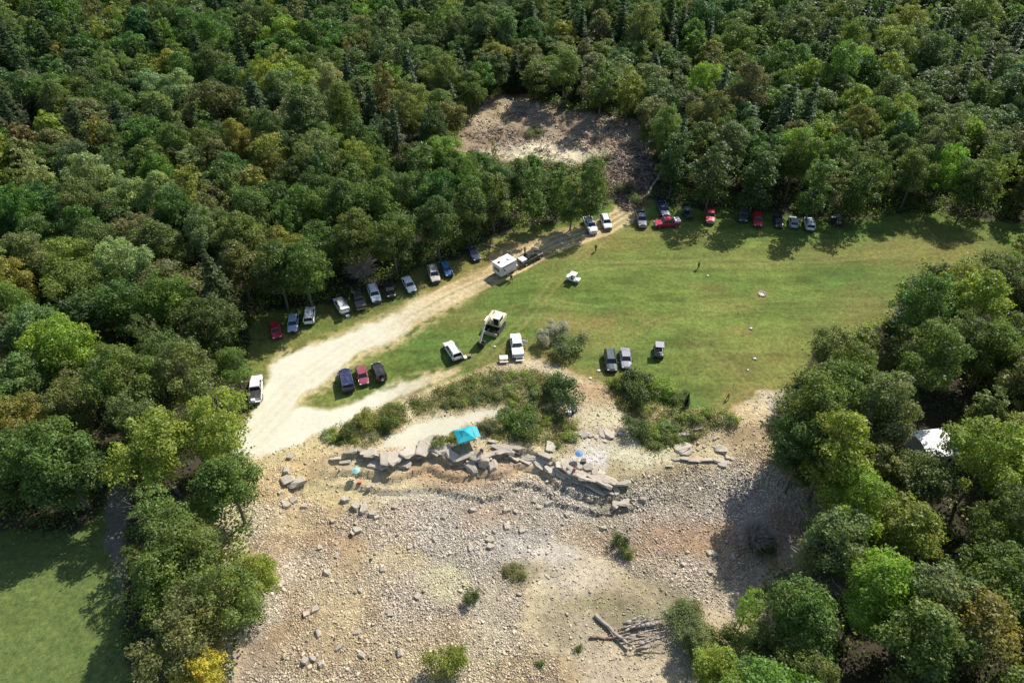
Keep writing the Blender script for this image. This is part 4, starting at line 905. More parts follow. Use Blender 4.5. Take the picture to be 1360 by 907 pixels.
    MB().box((-L+.0, 0, zb+.14), (.16, W*1.7, .18), bev=.04).build('rear_bumper', M['chrome'] if bed else M['black'], root)
    MB().box((L-.02, 0, p['hood']-.3), (.07, W*.8, .16)).build('grille', M['black'], root)
    if kd in ('suv',):
        rr_ = MB()
        for s in (-1, 1): rr_.tube((r0+.15, s*gr*.88, zr+.11), (r1-.15, s*gr*.88, zr+.11), .03)
        rr_.build('roof_rails', M['black'], root)
    if kd == 'offroad':
        sp = MB().tube((-L-.02, 0, .95), (-L-.25, 0, .95), .38, n=20).build('spare_wheel', M['tyre'], root); MB().tube((-L-.24, 0, .95), (-L-.27, 0, .95), .24, n=14).build('rim', M['rim'], sp)
    return root
PROTO = {}
def vehicle(kd, u, v, du, dv, colr, label, cat='car', group=None, zc=.8):
    fresh = kd not in PROTO
    if fresh: PROTO[kd] = make_vehicle(kd); o = PROTO[kd]
    else: o = copy_tree(PROTO[kd])
    x, y, z = ground_at(u, v, zc); k = 6/max(abs(du), abs(dv))
    x1, y1, _ = ground_at(u+du*k, v+dv*k, zc)
    o.location = (x, y, z); o.rotation_euler = (0, 0, math.atan2(y1-y, x1-x))
    tag(o, label, cat, group)
    for c in o.children:
        if c.name.split('.')[0] in ('body', 'roof', 'pillars', 'bed'): c.color = (*colr, 1)
    return o
for k in VT: pass
WHT, SLV, BLK, NVY, RED = (.78,.79,.77), (.42,.44,.47), (.012,.013,.015), (.015,.025,.08), (.42,.012,.02)
# prototypes are first used by the real vehicles below, then copied (children copied before any extras are added)
EXTRA = []
G1 = 'vehicles parked along the left tree line'; G2 = 'vehicles parked at the far edge of the field'
vehicle('hatch',366,438,4,19,RED,'bright red hatchback at the left end of the row along the trees','car',G1)
vehicle('sedan',389,428,-2,20,(.40,.44,.56),'silver-blue sedan half in shade between the red hatchback and a white box-shaped car','car',G1)
vehicle('suv',411,418,2,-19,WHT,'white box-shaped utility vehicle third from the left in the row along the trees','sport utility vehicle',G1)
v4 = vehicle('suv',453,405,-10,-17,WHT,'white utility vehicle with roof rack, open back door and gear heaped behind it','sport utility vehicle',G1); EXTRA.append(('rack', v4)); EXTRA.append(('hatch', v4))
v5 = vehicle('pickup',476,397,-5,-14,(.03,.03,.033),'black pickup with grey bed cover, mostly in tree shade','pickup truck',G1); EXTRA.append(('cover', v5))
vehicle('suv',497,390,6,17,(.80,.80,.80),'white utility vehicle with its bonnet towards the road, right of the black pickup','sport utility vehicle',G1)
v7 = vehicle('offroad',518,385,4,16,BLK,'black off-road vehicle with pale front wing beside the white sedan','off-road vehicle',G1)
vehicle('sedan',543,377,9,16,(.82,.83,.82),'white sedan standing clear of the shade in the middle of the row','car',G1)
vehicle('suv',576,364,5,14,(.50,.47,.42),'beige utility vehicle left of the bright blue car','sport utility vehicle',G1)
vehicle('hatch',593,357,7,12,(.01,.10,.26),'bright blue hatchback at the edge of the tree shade','car',G1)
vehicle('sedan',628,336,8,10,(.015,.03,.07),'dark blue sedan alone in shade between the blue hatchback and camper','car',G1)
v12 = vehicle('pickup',340,515,1.5,-20,(.75,.72,.70),'white pickup with black bed cover parked at the left edge of the gravel road','pickup truck'); EXTRA.append(('coverb', v12)); EXTRA.append(('tailgear', v12))
vehicle('van',460,504,-4,-17,(.012,.018,.07),'dark navy minivan, left of three vehicles on the grass island','van')
vehicle('hatch',481,498,3,12,(.26,.05,.07),'small maroon hatchback between the navy minivan and the black off-road vehicle','car')
vehicle('offroad',503,493,-6,-14,BLK,'black off-road vehicle with spare wheel, right of the maroon hatchback','off-road vehicle')
v16 = vehicle('suv',601,465,-13,-20,(.74,.75,.70),'white utility vehicle standing alone on the grass left of the excavator','sport utility vehicle')
v18 = vehicle('pickup',686,458,-3,-20,(.78,.78,.74),'white pickup with white bed cover and open door by the picnic tables','pickup truck'); EXTRA.append(('coverw', v18)); EXTRA.append(('door', v18))
vehicle('suv',811,479,3,18,(.02,.045,.05),'dark green utility vehicle, left of the pair below the open field','sport utility vehicle')
vehicle('sedan',831,475,2,18,(.26,.26,.28),'silver-grey sedan, right of the pair below the open field','car')
v24 = vehicle('pickup',704,342,16,-8,BLK,'black pickup with white load in its bed towing the camper trailer','pickup truck'); EXTRA.append(('load', v24))
vehicle('pickup',784,299,5,11,(.72,.72,.72),'white pickup half in tree shade at the upper end of the dirt road','pickup truck',G2)
vehicle('suv',805,295,5,13,(.70,.73,.73),'white utility vehicle next to the white pickup at the road end','sport utility vehicle',G2)
vehicle('pickup',852,291,2,12,(.10,.115,.14),'dark grey pickup with its bed towards the brush heap','pickup truck',G2)
vehicle('pickup',881,278,4,10,(.02,.04,.10),'dark blue pickup in deep shade behind the red pickup','pickup truck',G2)
v29 = vehicle('pickup',886,296,-14,1.2,(.45,.01,.05),'red pickup standing side-on with a white load in its bed','pickup truck',G2); EXTRA.append(('load', v29))
vehicle('pickup',943,286,.5,10,(.38,.02,.03),'red pickup facing the field in shade, between the green buggy and the off-road vehicle','pickup truck',G2)
vehicle('offroad',987,287,.5,9,(.07,.075,.09),'dark off-road vehicle in shade left of the red utility vehicle','off-road vehicle',G2)
vehicle('suv',1006,292,1.4,10,(.55,.02,.03),'bright red utility vehicle in the row at the far edge','sport utility vehicle',G2)
vehicle('sedan',1034,293,2,10,BLK,'black sedan in shade right of the red utility vehicle','car',G2)
vehicle('hatch',1054,294,-1.5,-9,(.38,.44,.50),'light grey hatchback between the black sedan and the white utility vehicle','car',G2)
vehicle('suv',1075,297,-2.5,-11,(.66,.74,.82),'white utility vehicle at the right end of the far row','sport utility vehicle',G2)
def part(mb, name, mat, root, c=None):
    o = mb.build(name, mat, root)
    if c: o.color = (*c, 1)
    return o
for what, r_ in EXTRA:
    if what == 'rack':
        b = MB()
        for i in range(7): b.box((-1.7+i*.34, 0, 1.92), (.05, 1.3, .05))
        for s in (-1, 1): b.box((-.7, s*.66, 1.92), (2.3, .06, .08))
        part(b, 'roof_rack', M['chrome'], r_)
    if what == 'hatch':
        b = MB().box((-2.55, 0, 1.95), (1.0, 1.5, .07), Matrix.Rotation(R_(12), 3, 'Y'), bev=.02); part(b, 'open_tailgate', M['paint'], r_, (.78,.78,.75))
    if what == 'cover': part(MB().box((-1.92, 0, 1.23), (1.75, 1.92, .07), bev=.02), 'bed_cover', M['matte'], r_, (.10,.10,.11))
    if what == 'coverb': part(MB().box((-1.92, 0, 1.23), (1.75, 1.92, .07), bev=.02), 'bed_cover', M['matte'], r_, (.02,.02,.022))
    if what == 'coverw': part(MB().box((-1.92, 0, 1.23), (1.75, 1.92, .07), bev=.02), 'bed_cover', M['paint'], r_, (.78,.78,.76))
    if what == 'tailgear':
        part(MB().box((-3.05, 0, .85), (.5, 1.7, .06), bev=.02), 'lowered_tailgate', M['paint'], r_, (.7,.7,.68))
    if what == 'door': part(MB().box((.35, -1.5, 1.0), (.08, 1.0, .8), Matrix.Rotation(R_(-20), 3, 'Z'), bev=.03), 'open_door', M['paint'], r_, (.78,.78,.74))
def gear(name, u, v, label, cat, c, dims, kind='box', rot=0, group=None, z0=0.0):
    x, y, z = ground_at(u, v); e = MB()
    if kind == 'box':
        e.box((0, 0, dims[2]/2), dims, bev=.05); o = empty(name, (x, y, z+z0), rot); part(e, 'tub', M['matte'], o, c); part(MB().box((0, 0, dims[2]+.02), (dims[0]*1.05, dims[1]*1.05, .08), bev=.03), 'lid', M['matte'], o, tuple(min(1, q*1.3+.05) for q in c))
    tag(o, label, cat, group); return o
def on_vehicle(root, name, lx, ly, lz, dims, c, label, cat):
    a = root.rotation_euler.z; L0 = root.location; o = empty(name, (L0.x+lx*math.cos(a)-ly*math.sin(a), L0.y+lx*math.sin(a)+ly*math.cos(a), L0.z+lz), a)
    part(MB().box((0, 0, dims[2]/2), dims, bev=.06), 'tub', M['matte'], o, c); part(MB().box((0, 0, dims[2]+.02), (dims[0]*1.04, dims[1]*1.04, .08), bev=.03), 'lid', M['matte'], o, tuple(min(1, q*1.1) for q in c)); tag(o, label, cat); return o
on_vehicle(v24, 'storage_box', -2.0, 0, .70, (1.2, 1.4, .7), (.75,.75,.75), 'white storage box in the bed of the black pickup', 'storage box')
on_vehicle(v29, 'storage_box', -2.1, 0, .70, (1.1, 1.5, .8), (.8,.74,.7), 'white storage box in the bed of the side-on red pickup', 'storage box')
on_vehicle(v12, 'storage_box', -3.05, .2, .90, (.45, .6, .4), (.75,.75,.78), 'white cooler box on the lowered tailgate of the pickup at the road edge', 'cooler')
for (u, v, c, d, lab) in [(457,418,(.5,.25,.3),(.6,.5,.5),'pinkish box on the grass behind the white utility vehicle with roof rack'),(463,416,(.04,.04,.05),(.7,.6,.5),'black box right of the pinkish box behind the racked vehicle'),
    (462,421,(.7,.7,.68),(.4,.6,.4),'small white box in front of the two boxes behind the racked vehicle'),(612,478,(.05,.05,.05),(.9,.5,.5),'black gear box behind the white utility vehicle left of the excavator'),
    (618,476,(.6,.56,.35),(.5,.7,.35),'tan gear box right of the black one left of the excavator'),(623,474,(.12,.08,.05),(.6,.6,.4),'brown gear box at the right end of the gear left of the excavator'),
    (756,549,(.6,.6,.62),(.8,.5,.6),'whitish box in the shade of the large dark bush'),(762,547,(.03,.03,.04),(1.0,.6,.6),'black box in the shade of the large dark bush'),(700,372-34,(.02,.02,.02),(.1,.1,.1),'')]:
    if lab: gear('gear_box', u, v, lab, 'box', c, d, rot=random.uniform(0, 3))

# camper trailer
x, y, z = ground_at(670, 362, .0); a = math.atan2(3.0, 3.35); tr = empty('camper_trailer', (x, y, z), a)
part(MB().box((0, 0, 1.65), (3.9, 2.6, 2.2), bev=.08), 'shell', M['matte'], tr, (.74,.74,.72))
part(MB().box((0, 0, 2.79), (4.0, 2.7, .08), bev=.03), 'roof', M['matte'], tr, (.82,.82,.74)); part(MB().box((-1.2, .2, 2.92), (.45, .45, .18), bev=.04), 'roof_vent', M['black'], tr); part(MB().box((1.0, -.2, 2.92), (.8, .7, .2), bev=.05), 'air_conditioner', M['matte'], tr, (.7,.7,.68))
part(MB().box((-1.962, 0, 1.7), (.03, 1.5, .7)), 'rear_window', M['glass'], tr); part(MB().box((.6, -1.312, 1.45), (.7, .03, 1.7)), 'door', M['matte'], tr, (.5,.5,.5)); part(MB().box((-.8, -1.312, 1.9), (.9, .03, .6)), 'side_window', M['glass'], tr)
for s in (-1, 1): wheel(-.3, s*1.2, .36, tr)
part(MB().tube((1.9, .5, .5), (3.4, 0, .5), .06).tube((1.9, -.5, .5), (3.4, 0, .5), .06), 'hitch', M['black'], tr); part(MB().box((2.4, -.6, .75), (.7, .8, .5), bev=.05), 'front_box', M['matte'], tr, (.45,.38,.45))
aw = part(MB().box((-.2, -1.9, 2.35), (2.6, 1.2, .05), Matrix.Rotation(R_(12), 3, 'X')), 'awning', M['black'], tr); part(MB().tube((-1.4, -2.4, 0), (-1.4, -2.4, 2.2), .03).tube((1.0, -2.4, 0), (1.0, -2.4, 2.2), .03), 'awning_pole', M['chrome'], tr)
tag(tr, 'white camper trailer with pale roof and short black awning behind the black pickup', 'camper trailer')

# tracked excavator
x, y, z = ground_at(657, 436); ex = empty('excavator', (x, y, z), 0); ex.scale = (1.22,)*3; bu = ground_at(637, 465)
ang = math.atan2(bu[1]-y, bu[0]-x); ex.rotation_euler.z = ang; TAN = (.62,.55,.36); reach = math.hypot(bu[1]-y, bu[0]-x)/1.22
for s in (-1, 1):
    t = MB()
    t.box((0, s*1.0, .38), (2.9, .5, .55), bev=.22); t = part(t, 'track', M['tyre'], ex)
    b = MB()
    for i in range(5): b.tube((-1.1+i*.55, s*1.27, .34), (-1.1+i*.55, s*1.30, .34), .17, n=12)
    part(b, 'rollers', M['rim'], t)
part(MB().box((1.75, 0, .35), (.15, 2.4, .55), bev=.05).box((1.3, .5, .35), (.9, .12, .15)).box((1.3, -.5, .35), (.9, .12, .15)), 'blade', M['matte'], ex, (.5,.42,.25))
part(MB().tube((0, 0, .5), (0, 0, .85), .6, n=16), 'turntable', M['black'], ex)
part(MB().box((-.55, 0, 1.35), (2.3, 2.3, .95), bev=.12), 'house', M['matte'], ex, TAN); part(MB().box((-1.75, 0, 1.25), (.5, 2.2, .9), bev=.2), 'counterweight', M['matte'], ex, (.6,.56,.42))
cb = part(MB().box((.15, .62, 1.95), (1.3, .95, 1.25), bev=.08), 'cab', M['glass'], ex); part(MB().box((.15, .62, 2.62), (1.4, 1.05, .1), bev=.04), 'cab_roof', M['matte'], ex, (.75,.73,.62))
b = MB()
for (px_, py_) in ((.78,.17),(.78,1.07),(-.48,.17),(-.48,1.07)): b.box((px_, py_, 1.95), (.09, .09, 1.3))
part(b, 'cab_frame', M['matte'], ex, TAN)
part(MB().tube((-1.2, -.6, 1.8), (-1.2, -.6, 2.2), .07), 'exhaust', M['black'], ex)
P1 = Vector((.7, -.1, 1.5)); P2 = Vector((reach*.36, -.1, 3.3)); P3 = Vector((reach*.62, -.1, 3.15)); P4 = Vector((reach*.93, -.1, 1.0))
def beam(mb, p, q, w, h0, h1):
    d = (q-p); u_ = d.normalized(); n_ = Vector((0, 1, 0)); t_ = u_.cross(n_)
    mb.loft([[p+n_*w+t_*h0, p-n_*w+t_*h0, p-n_*w-t_*h0, p+n_*w-t_*h0], [q+n_*w+t_*h1, q-n_*w+t_*h1, q-n_*w-t_*h1, q+n_*w-t_*h1]]); return mb
part(beam(beam(MB(), P1, P2, .16, .2, .27), P2, P3, .155, .26, .17), 'boom', M['matte'], ex, (.68,.62,.42)); part(beam(MB(), P3+Vector((-.35, 0, .25)), P4, .12, .18, .12), 'stick', M['matte'], ex, (.66,.6,.4))
part(MB().tube((1.0, .14, 1.3), P2+Vector((-.2, .24, -.3)), .06).tube((1.0, -.34, 1.3), P2+Vector((-.2, -.24, -.3)), .06).tube(P2+Vector((.1, 0, .4)), P3+Vector((-.3, 0, .5)), .06), 'hydraulic_rams', M['chrome'], ex)
bk = MB(); prof = [(0, 0), (.05, -.5), (-.25, -.85), (-.75, -.9), (-.95, -.55)]
for i in range(len(prof)-1):
    (a0, b0), (a1, b1) = prof[i], prof[i+1]; p = P4+Vector((a0, 0, b0)); q = P4+Vector((a1, 0, b1)); beam(bk, p, q, .45, .04, .04)
for s in (-1, 1): bk.loft([[P4+Vector((a_, s*.44, b_)) for a_, b_ in prof], [P4+Vector((a_, s*.48, b_)) for a_, b_ in prof]])
bo = part(bk, 'bucket', M['black'], ex); tb = MB()
for i in range(5): tb.box(tuple(P4+Vector((-.98, -.4+.2*i, -.5))), (.08, .08, .22))
part(tb, 'teeth', M['chrome'], bo)
tag(ex, 'pale tan tracked excavator with its arm reaching down to the lower left', 'excavator')

# buggies
def buggy(u, v, ang, c, rc, label, s=1.0, canopy=True):
    x, y, z = ground_at(u, v); o = empty('utility_buggy', (x, y, z), ang); o.scale = (s, s, s)
    part(MB().box((0, 0, .62), (2.5, 1.25, .3), bev=.08).box((1.05, 0, .82), (.6, 1.1, .3), bev=.1), 'body', M['paint'], o, c)
    part(MB().box((-.95, 0, .9), (.8, 1.15, .3), bev=.04), 'cargo_box', M['paint'], o, c); part(MB().box((-.05, 0, .85), (.5, 1.0, .16), bev=.05).box((-.32, 0, 1.1), (.12, 1.0, .5), bev=.04), 'seat', M['black'], o)
    b = MB()
    for sx, tx in ((.75, .45), (-.45, -.45)):
        for sy in (-1, 1): b.tube((sx, sy*.55, .75), (tx, sy*.52, 1.85), .035)
    part(b, 'roll_cage', M['black'], o)
    if canopy: part(MB().box((0, 0, 1.88), (1.3, 1.25, .06), bev=.02), 'roof', M['matte'], o, rc)
    part(MB().tube((.55, .25, 1.0), (.42, .25, 1.2), .02).tube((.40, .25, 1.2), (.44, .25, 1.22), .17, n=14), 'steering_wheel', M['black'], o)
    for sx in (.85, -.85):
        for sy in (-1, 1): wheel(sx, sy*.6, .3, o)
    tag(o, label, 'utility buggy'); return o
buggy(874, 470, -1.7, (.10,.10,.10), (.33,.32,.34), 'grey-roofed utility buggy alone on the grass right of the two parked cars', 1.15)
buggy(761, 374, -.5, (.75,.74,.68), (.8,.79,.72), 'white utility buggy alone in the middle of the upper field', 1.0)
buggy(912, 288, -1.3, (.03,.08,.05), (.08,.12,.11), 'dark green utility buggy in shade right of the side-on red pickup', 1.1)
buggy(1109, 298, -1.4, (.03,.03,.035), (.10,.11,.12), 'dark utility buggy in shade at the right end of the far row', 1.1)

# picnic tables
def picnic(u, v, ang, label):
    x, y, z = ground_at(u, v); o = empty('picnic_table', (x, y, z), ang); c = (.72,.71,.62)
    b = MB()
    for i in range(4): b.box((0, -.33+.22*i, .76), (1.4, .20, .05), bev=.01)
    part(b, 'tabletop', M['matte'], o, c)
    for s in (-1, 1):
        part(MB().box((0, s*.72, .45), (1.4, .3, .05), bev=.01), 'bench', M['matte'], o, c)
        part(MB().box((s*.5, 0, .42), (.08, 1.4, .08)).tube((s*.5, -.65, 0), (s*.5, -.3, .74), .05, n=6).tube((s*.5, .65, 0), (s*.5, .3, .74), .05, n=6), 'leg', M['matte'], o, (.5,.48,.4))
    tag(o, label, 'picnic table', 'picnic tables by the white pickup')
picnic(669, 479, .08, 'left white picnic table, standing apart in the grass'); picnic(690, 477, .1, 'right white picnic table, close below the white pickup')

# turquoise pop-up canopy
x, y, z = ground_at(618, 590); cn = empty('pop_up_canopy', (x, y, z), .35); hs = 1.35; TQ = (.0,.36,.42)
b = MB(); ap = (0, 0, 3.1); cs = [(-hs, -hs, 2.25), (hs, -hs, 2.25), (hs, hs, 2.25), (-hs, hs, 2.25)]
ring = []
for i in range(4):
    p, q = Vector(cs[i]), Vector(cs[(i+1) % 4]); ring += [p, (p+q)/2+Vector((0, 0, -.02))*1-Vector(((p+q)/2).to_2d().to_3d())*.06]
vs_ = [b.bm.verts.new(p) for p in ring]; ms_ = [b.bm.verts.new(Vector(ap)*.5+p*.5-Vector((0, 0, .1))) for p in ring]; va = b.bm.verts.new(ap); lo = [b.bm.verts.new(p-Vector((0, 0, .25))) for p in ring]
for i in range(8):
    j = (i+1) % 8; b.bm.faces.new((vs_[i], vs_[j], ms_[j], ms_[i])); b.bm.faces.new((ms_[i], ms_[j], va)); b.bm.faces.new((lo[i], lo[j], vs_[j], vs_[i]))
cv = part(b, 'canopy_cloth', M['matte'], cn, TQ); sm = cv.modifiers.new('thickness', 'SOLIDIFY'); sm.thickness = .015
for (px_, py_, _) in cs: part(MB().tube((px_*.97, py_*.97, 0), (px_*.97, py_*.97, 2.3), .03), 'pole', M['chrome'], cn)
part(MB().box((hs+.45, .2, 1.95), (.95, 2.1, .03), Matrix.Rotation(R_(28), 3, 'Y')), 'side_flap', M['matte'], cn, (.02,.36,.42))
tag(cn, 'turquoise pop-up canopy with a side flap at the quarry lip', 'canopy')
# small teal parasol and blue chair
def parasol(u, v, c, label):
    x, y, z = ground_at(u, v); o = empty('parasol', (x, y, z)); b = MB(); n = 8; va = b.bm.verts.new((0, 0, 1.75)); rg = [b.bm.verts.new((math.cos(i*math.pi/4)*.62, math.sin(i*math.pi/4)*.62, 1.5)) for i in range(n)]
    for i in range(n): b.bm.faces.new((rg[i], rg[(i+1) % n], va))
    p = part(b, 'shade', M['matte'], o, c); q = p.modifiers.new('thickness', 'SOLIDIFY'); q.thickness = .01; part(MB().tube((0, 0, 0), (0, 0, 1.74), .025), 'pole', M['chrome'], o); tag(o, label, 'parasol')
parasol(475, 633, (.25,.5,.48), 'small pale teal parasol on the rocks at the left of the quarry')
parasol(768, 611, (.10,.22,.42), 'small blue parasol above the white dust patch')
gear('gear_box', 775, 614, 'small dark box right of the blue parasol', 'box', (.04,.04,.03), (.7,.6,.5))
gear('gear_box', 478, 641, 'small red box below the teal parasol', 'box', (.5,.12,.08), (.5,.4,.35))

# house with white roof among the trees
x, y, z = base_at(1245, 584, 3.6); hs_ = empty('house', (x, y, z), .12); hs_.scale = (.5, .62, 1)
part(MB().box((0, 0, 1.5), (9, 7, 3.0)), 'wall', M['matte'], hs_, (.45,.43,.38))
b = MB(); b.loft([[(-4.9, -3.9, 3.0), (-4.9, 0, 3.5), (-4.9, 3.9, 3.0), (-4.9, 3.9, 2.9), (-4.9, 0, 3.38), (-4.9, -3.9, 2.9)], [(4.9, -3.9, 3.0), (4.9, 0, 3.5), (4.9, 3.9, 3.0), (4.9, 3.9, 2.9), (4.9, 0, 3.38), (4.9, -3.9, 2.9)]])
ro = part(b, 'roof', M['matte'], hs_, (.88,.87,.83)); part(MB().box((2.6, 1.4, 3.7), (.5, .5, .8)), 'chimney', M['matte'], ro, (.3,.2,.16))
part(MB().box((0, -3.53, 1.05), (1.0, .06, 2.1)), 'door', M['matte'], hs_, (.2,.12,.08))
for sx in (-2.8, 2.8): w = part(MB().box((sx, -3.53, 1.6), (1.3, .06, 1.1)), 'window', M['matte'], hs_, (.8,.8,.8)); part(MB().box((sx, -3.57, 1.6), (1.1, .03, .9)), 'pane', M['glass'], w)
tag(hs_, 'small house with a bright white metal roof showing through the right-hand trees', 'house')

# logs
def log(name, u0, v0, u1, v1, r0, r1, label, group=None, mat='deadwood', z0=.2, z1=.2, stubs=3):
    x0, y0, q0 = ground_at(u0, v0); x1, y1, q1 = ground_at(u1, v1); p = Vector((x0, y0, q0+z0)); q = Vector((x1, y1, q1+z1)); b = MB(); k = 5; prev = p; rg = random.Random(int(u0*7+v1)); sag = (q-p).length*.02
    for i in range(1, k+1):
        t = i/k; c = p.lerp(q, t)+Vector((rg.uniform(-1,1), rg.uniform(-1,1), rg.uniform(-.5,.5)))*sag*(t < 1); b.tube(prev, c, r0+(r1-r0)*(i-1)/k, r0+(r1-r0)*t, 8); prev = c
    for i in range(stubs):
        c = p.lerp(q, rg.uniform(.4, .95)); b.tube(c, c+Vector((rg.uniform(-1,1), rg.uniform(-1,1), rg.uniform(.1,.9)))*(q-p).length*.12, r1*.8, r1*.3, 5)
    o = empty(name, tuple(p)); t = b.build('trunk', M[mat], None, True); t.parent = o; t.matrix_parent_inverse = Matrix.Translation(-p)
    d = (q-p)
    tag(o, label, 'log', group)
LH = 'logs heaped at the near end of the rubble'
log('log',790,817,836,860,.24,.17,'long dark log lying diagonally at the left of the log heap',LH,z1=.6); log('log',783,847,832,849,.17,.12,'thin dark log pointing left out of the log heap',LH,'brownlog')
log('log',842,834,874,829,.28,.22,'short thick pale log across the upper part of the log heap',LH,z0=.5,z1=.5)
lg = random.Random(4)
names_ = ['lowest','second lowest','third lowest','fourth lowest','fifth lowest','sixth lowest','seventh lowest','eighth lowest','highest']
for k in range(15):
    v = 867-2.9*k; log('log', lg.uniform(824, 850), v+lg.uniform(-3,4), lg.uniform(862, 896), v-lg.uniform(-2, 24), lg.uniform(.06,.15), lg.uniform(.03,.06), ('lowest' if k == 0 else ordinal(k)+'lowest')+' of the thin grey poles fanning right in the log heap', LH, z0=lg.uniform(.2,.7), z1=lg.uniform(.4,1.2), stubs=5)
log('log',887,580,915,578,.32,.26,'bleached log lying on the right bank above the slabs',None); log('log',922,572,932,570,.2,.15,'short bleached log right of the longer one on the bank',None)
log('fallen_tree',815,200,842,207,.3,.2,'upper pale fallen trunk at the right end of the far clearing'); log('fallen_tree',836,214,850,220,.26,.18,'lower pale fallen trunk at the right end of the far clearing'); log('fallen_tree',858,262,880,236,.3,.12,'pale leaning trunk at the edge of the brush by the far clearing',z0=.2,z1=2.0)
log('fallen_tree',848,258,868,262,.22,.14,'dark fallen trunk in the brush behind the grey pickup',mat='brownlog')
log('log',640,325,664,337-6,.12,.08,'short pale branch on the dry grass above the camper trailer',None)
log('log',322,640,345,620,.2,.1,'dark log on the bare bank left of the rubble','dark logs on the left bank','brownlog')

# small things in the field
x, y, z = ground_at(1012, 391); fr = empty('fire_ring', (x, y, z)); 
for k in range(11):
    a_ = k*2*math.pi/11; o = link(bpy.data.objects.new('stone', BOULD[k % 7]), fr); o.location = (math.cos(a_)*.65, math.sin(a_)*.65, .1); o.scale = (.36, .3, .36); o.rotation_euler = (0, 0, a_)
part(MB().tube((0, 0, .02), (0, 0, .06), .5, n=16), 'ash_bed', M['matte'], fr, (.5,.42,.38)); tag(fr, 'ring of pale stones round an ash bed in the middle of the field', 'fire ring')
def stone(u, v, s, label):
    x, y, z = ground_at(u, v); me = BOULD[2].copy(); me.attributes['Col'].data.foreach_set('color', [q for _ in me.vertices for q in (.78,.76,.68,1)]); o = link(bpy.data.objects.new('white_stone', me)); o.location = (x, y, z+.1); o.scale = (s, s, s); tag(o, label, 'stone', 'white marker stones in the grass')
stone(997,437,.5,'white marker stone in the grass below the fire ring'); stone(1002,477,.5,'white marker stone in the lower right part of the field'); stone(993,492,.35,'small white stone just below the lower right marker'); stone(940,367,.4,'small pale stone right of the walker in the upper field')
stone(795,493,.55,'pale stone on the grass left of the dark green utility vehicle'); stone(784,503,.45,'pale stone above the bare brown patch left of the parked pair'); stone(657,461,.4,'white stone right of the excavator bucket'); stone(635,331,.3,'white stone at the edge of the shade near the camper')

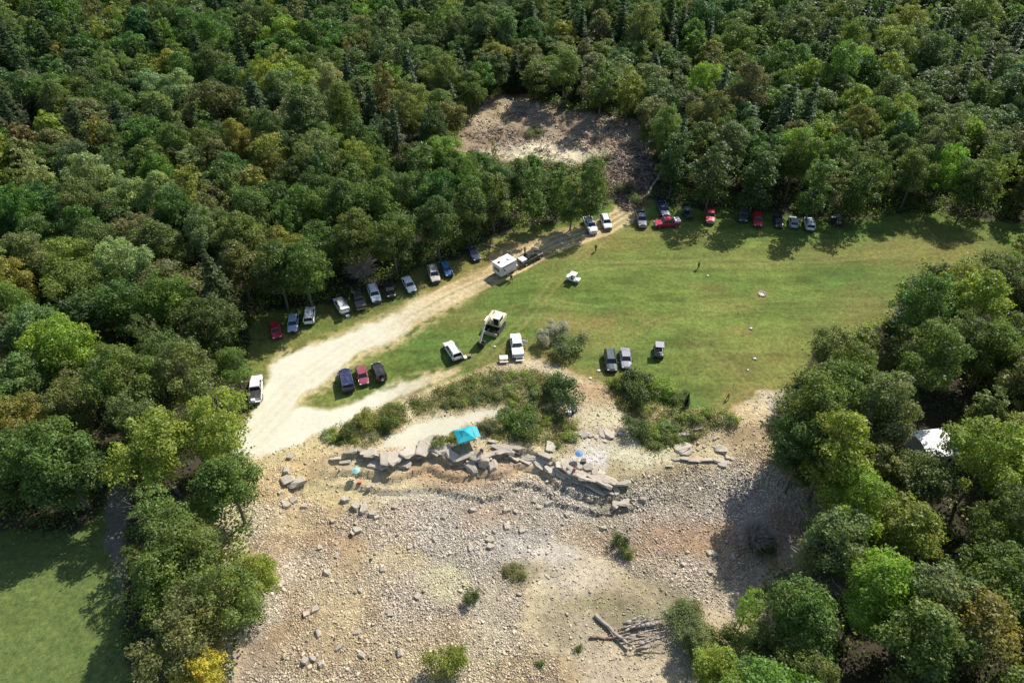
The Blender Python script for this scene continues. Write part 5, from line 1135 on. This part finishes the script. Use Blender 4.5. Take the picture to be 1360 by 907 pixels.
# people
def skin_mesh(name, pts, edges, rad, mat, parent, lv=1, c=None):
    me = bpy.data.meshes.new(name); me.from_pydata(pts, edges, []); o = link(bpy.data.objects.new(name, me), parent)
    s = o.modifiers.new('skin', 'SKIN'); s.use_smooth_shade = True
    for i, r in enumerate(rad): me.skin_vertices[0].data[i].radius = (r, r)
    me.skin_vertices[0].data[0].use_root = True
    q = o.modifiers.new('sub', 'SUBSURF'); q.levels = lv; q.render_levels = lv; me.materials.append(mat)
    if c: o.color = (*c, 1)
    return o
M['skin'] = simple('skin', (.5,.3,.2), .6, var=.08)
def person(u, v, face, shirt, pants, hair, label, step=.12, bend=0.0, arm=.25):
    x, y, z = ground_at(u, v); o = empty('person', (x, y, z), face); b = bend
    hip = (0, 0, .95); ch = (b*.35, 0, 1.38-b*.1); nk = (b*.42, 0, 1.52-b*.12); hd = (b*.5+.02, 0, 1.64-b*.14); tp = (b*.5+.02, 0, 1.73-b*.15)
    P_ = [hip, (b*.15, 0, 1.15), ch, nk, hd, tp]; E = [(0,1),(1,2),(2,3),(3,4),(4,5)]; Rr = [.14,.13,.15,.055,.095,.07]
    for s in (-1, 1):
        i = len(P_); P_ += [(0, s*.1, .9), (s*step+.04, s*.12, .5), (s*step*1.4, s*.13, .09), (s*step*1.4+.16, s*.14, .05)]; E += [(0,i),(i,i+1),(i+1,i+2),(i+2,i+3)]; Rr += [.1,.06,.045,.04]
        i = len(P_); P_ += [(ch[0], s*.19, 1.42-b*.1), (ch[0]+.02, s*.27, 1.14), (ch[0]+arm, s*.26, .95), (ch[0]+arm+.06, s*.26, .88)]; E += [(2,i),(i,i+1),(i+1,i+2),(i+2,i+3)]; Rr += [.065,.045,.034,.038]
    skin_mesh('body', P_, E, Rr, M['skin'], o)
    Q = [(0,0,.95),(b*.15,0,1.15),ch,(b*.4,0,1.47-b*.1)]; Eq = [(0,1),(1,2),(2,3)]; Rq = [.165,.155,.175,.08]
    for s in (-1, 1): i = len(Q); Q += [(ch[0], s*.19, 1.42-b*.1), (ch[0]+.02, s*.265, 1.18)]; Eq += [(2,i),(i,i+1)]; Rq += [.09,.07]
    skin_mesh('shirt', Q, Eq, Rq, M['matte'], o, c=shirt)
    Q = [(0,0,.98)]; Eq = []; Rq = [.16]
    for s in (-1, 1): i = len(Q); Q += [(0, s*.1, .88), (s*step+.04, s*.12, .5), (s*step*1.4, s*.13, .12)]; Eq += [(0,i),(i,i+1),(i+1,i+2)]; Rq += [.115,.085,.065]
    skin_mesh('trousers', Q, Eq, Rq, M['matte'], o, c=pants)
    skin_mesh('hair', [(hd[0]-.03, 0, hd[2]+.02), (hd[0]-.015, 0, tp[2]+.02)], [(0,1)], [.105,.08], M['matte'], o, c=hair)
    for s in (-1, 1):
        f = MB(); hx, hy, hz = ch[0]+arm+.06, s*.26, .88
        for k, L_ in enumerate((.065,.08,.075,.06)): f.tube((hx+.02, hy-.03+.02*k, hz-.02), (hx+.03, hy-.032+.021*k, hz-.04-L_), .009, .007, 5)
        f.tube((hx+.03, hy-.03*s, hz), (hx+.07, hy-.05*s, hz-.05), .01, .008, 5); f.build('fingers', M['skin'], o)
    tag(o, label, 'person'); return o
person(791,334,-2.2,(.03,.03,.035),(.03,.03,.04),(.02,.015,.01),'person in dark clothes walking on the dry grass below the white pickup')
person(927,357,.3,(.02,.02,.025),(.02,.02,.03),(.02,.015,.01),'person in black walking across the upper part of the open field',step=.2)
person(679,374,-1.0,(.08,.06,.06),(.04,.04,.05),(.03,.02,.01),'person in dark clothes standing by the awning of the camper trailer')
person(601,369,.6,(.03,.035,.05),(.02,.02,.02),(.02,.015,.01),'person in dark clothes beside the bright blue hatchback')
person(966,531,2.4,(.6,.16,.06),(.3,.1,.05),(.8,.8,.78),'person in orange shirt and white cap at the lower edge of the field')
person(761,630,-.5,(.55,.05,.06),(.08,.08,.12),(.03,.02,.01),'person in red shirt bending over the ledge left of the white dust patch',bend=.9)
person(697,337,1.2,(.1,.1,.12),(.05,.05,.06),(.02,.015,.01),'person in grey standing on the far side of the black towing pickup')
person(640,603,-1.6,(.10,.10,.14),(.06,.06,.08),(.05,.03,.02),'person in dark clothes on the slabs right below the turquoise canopy',bend=.5)
print('objects', len(bpy.data.objects))
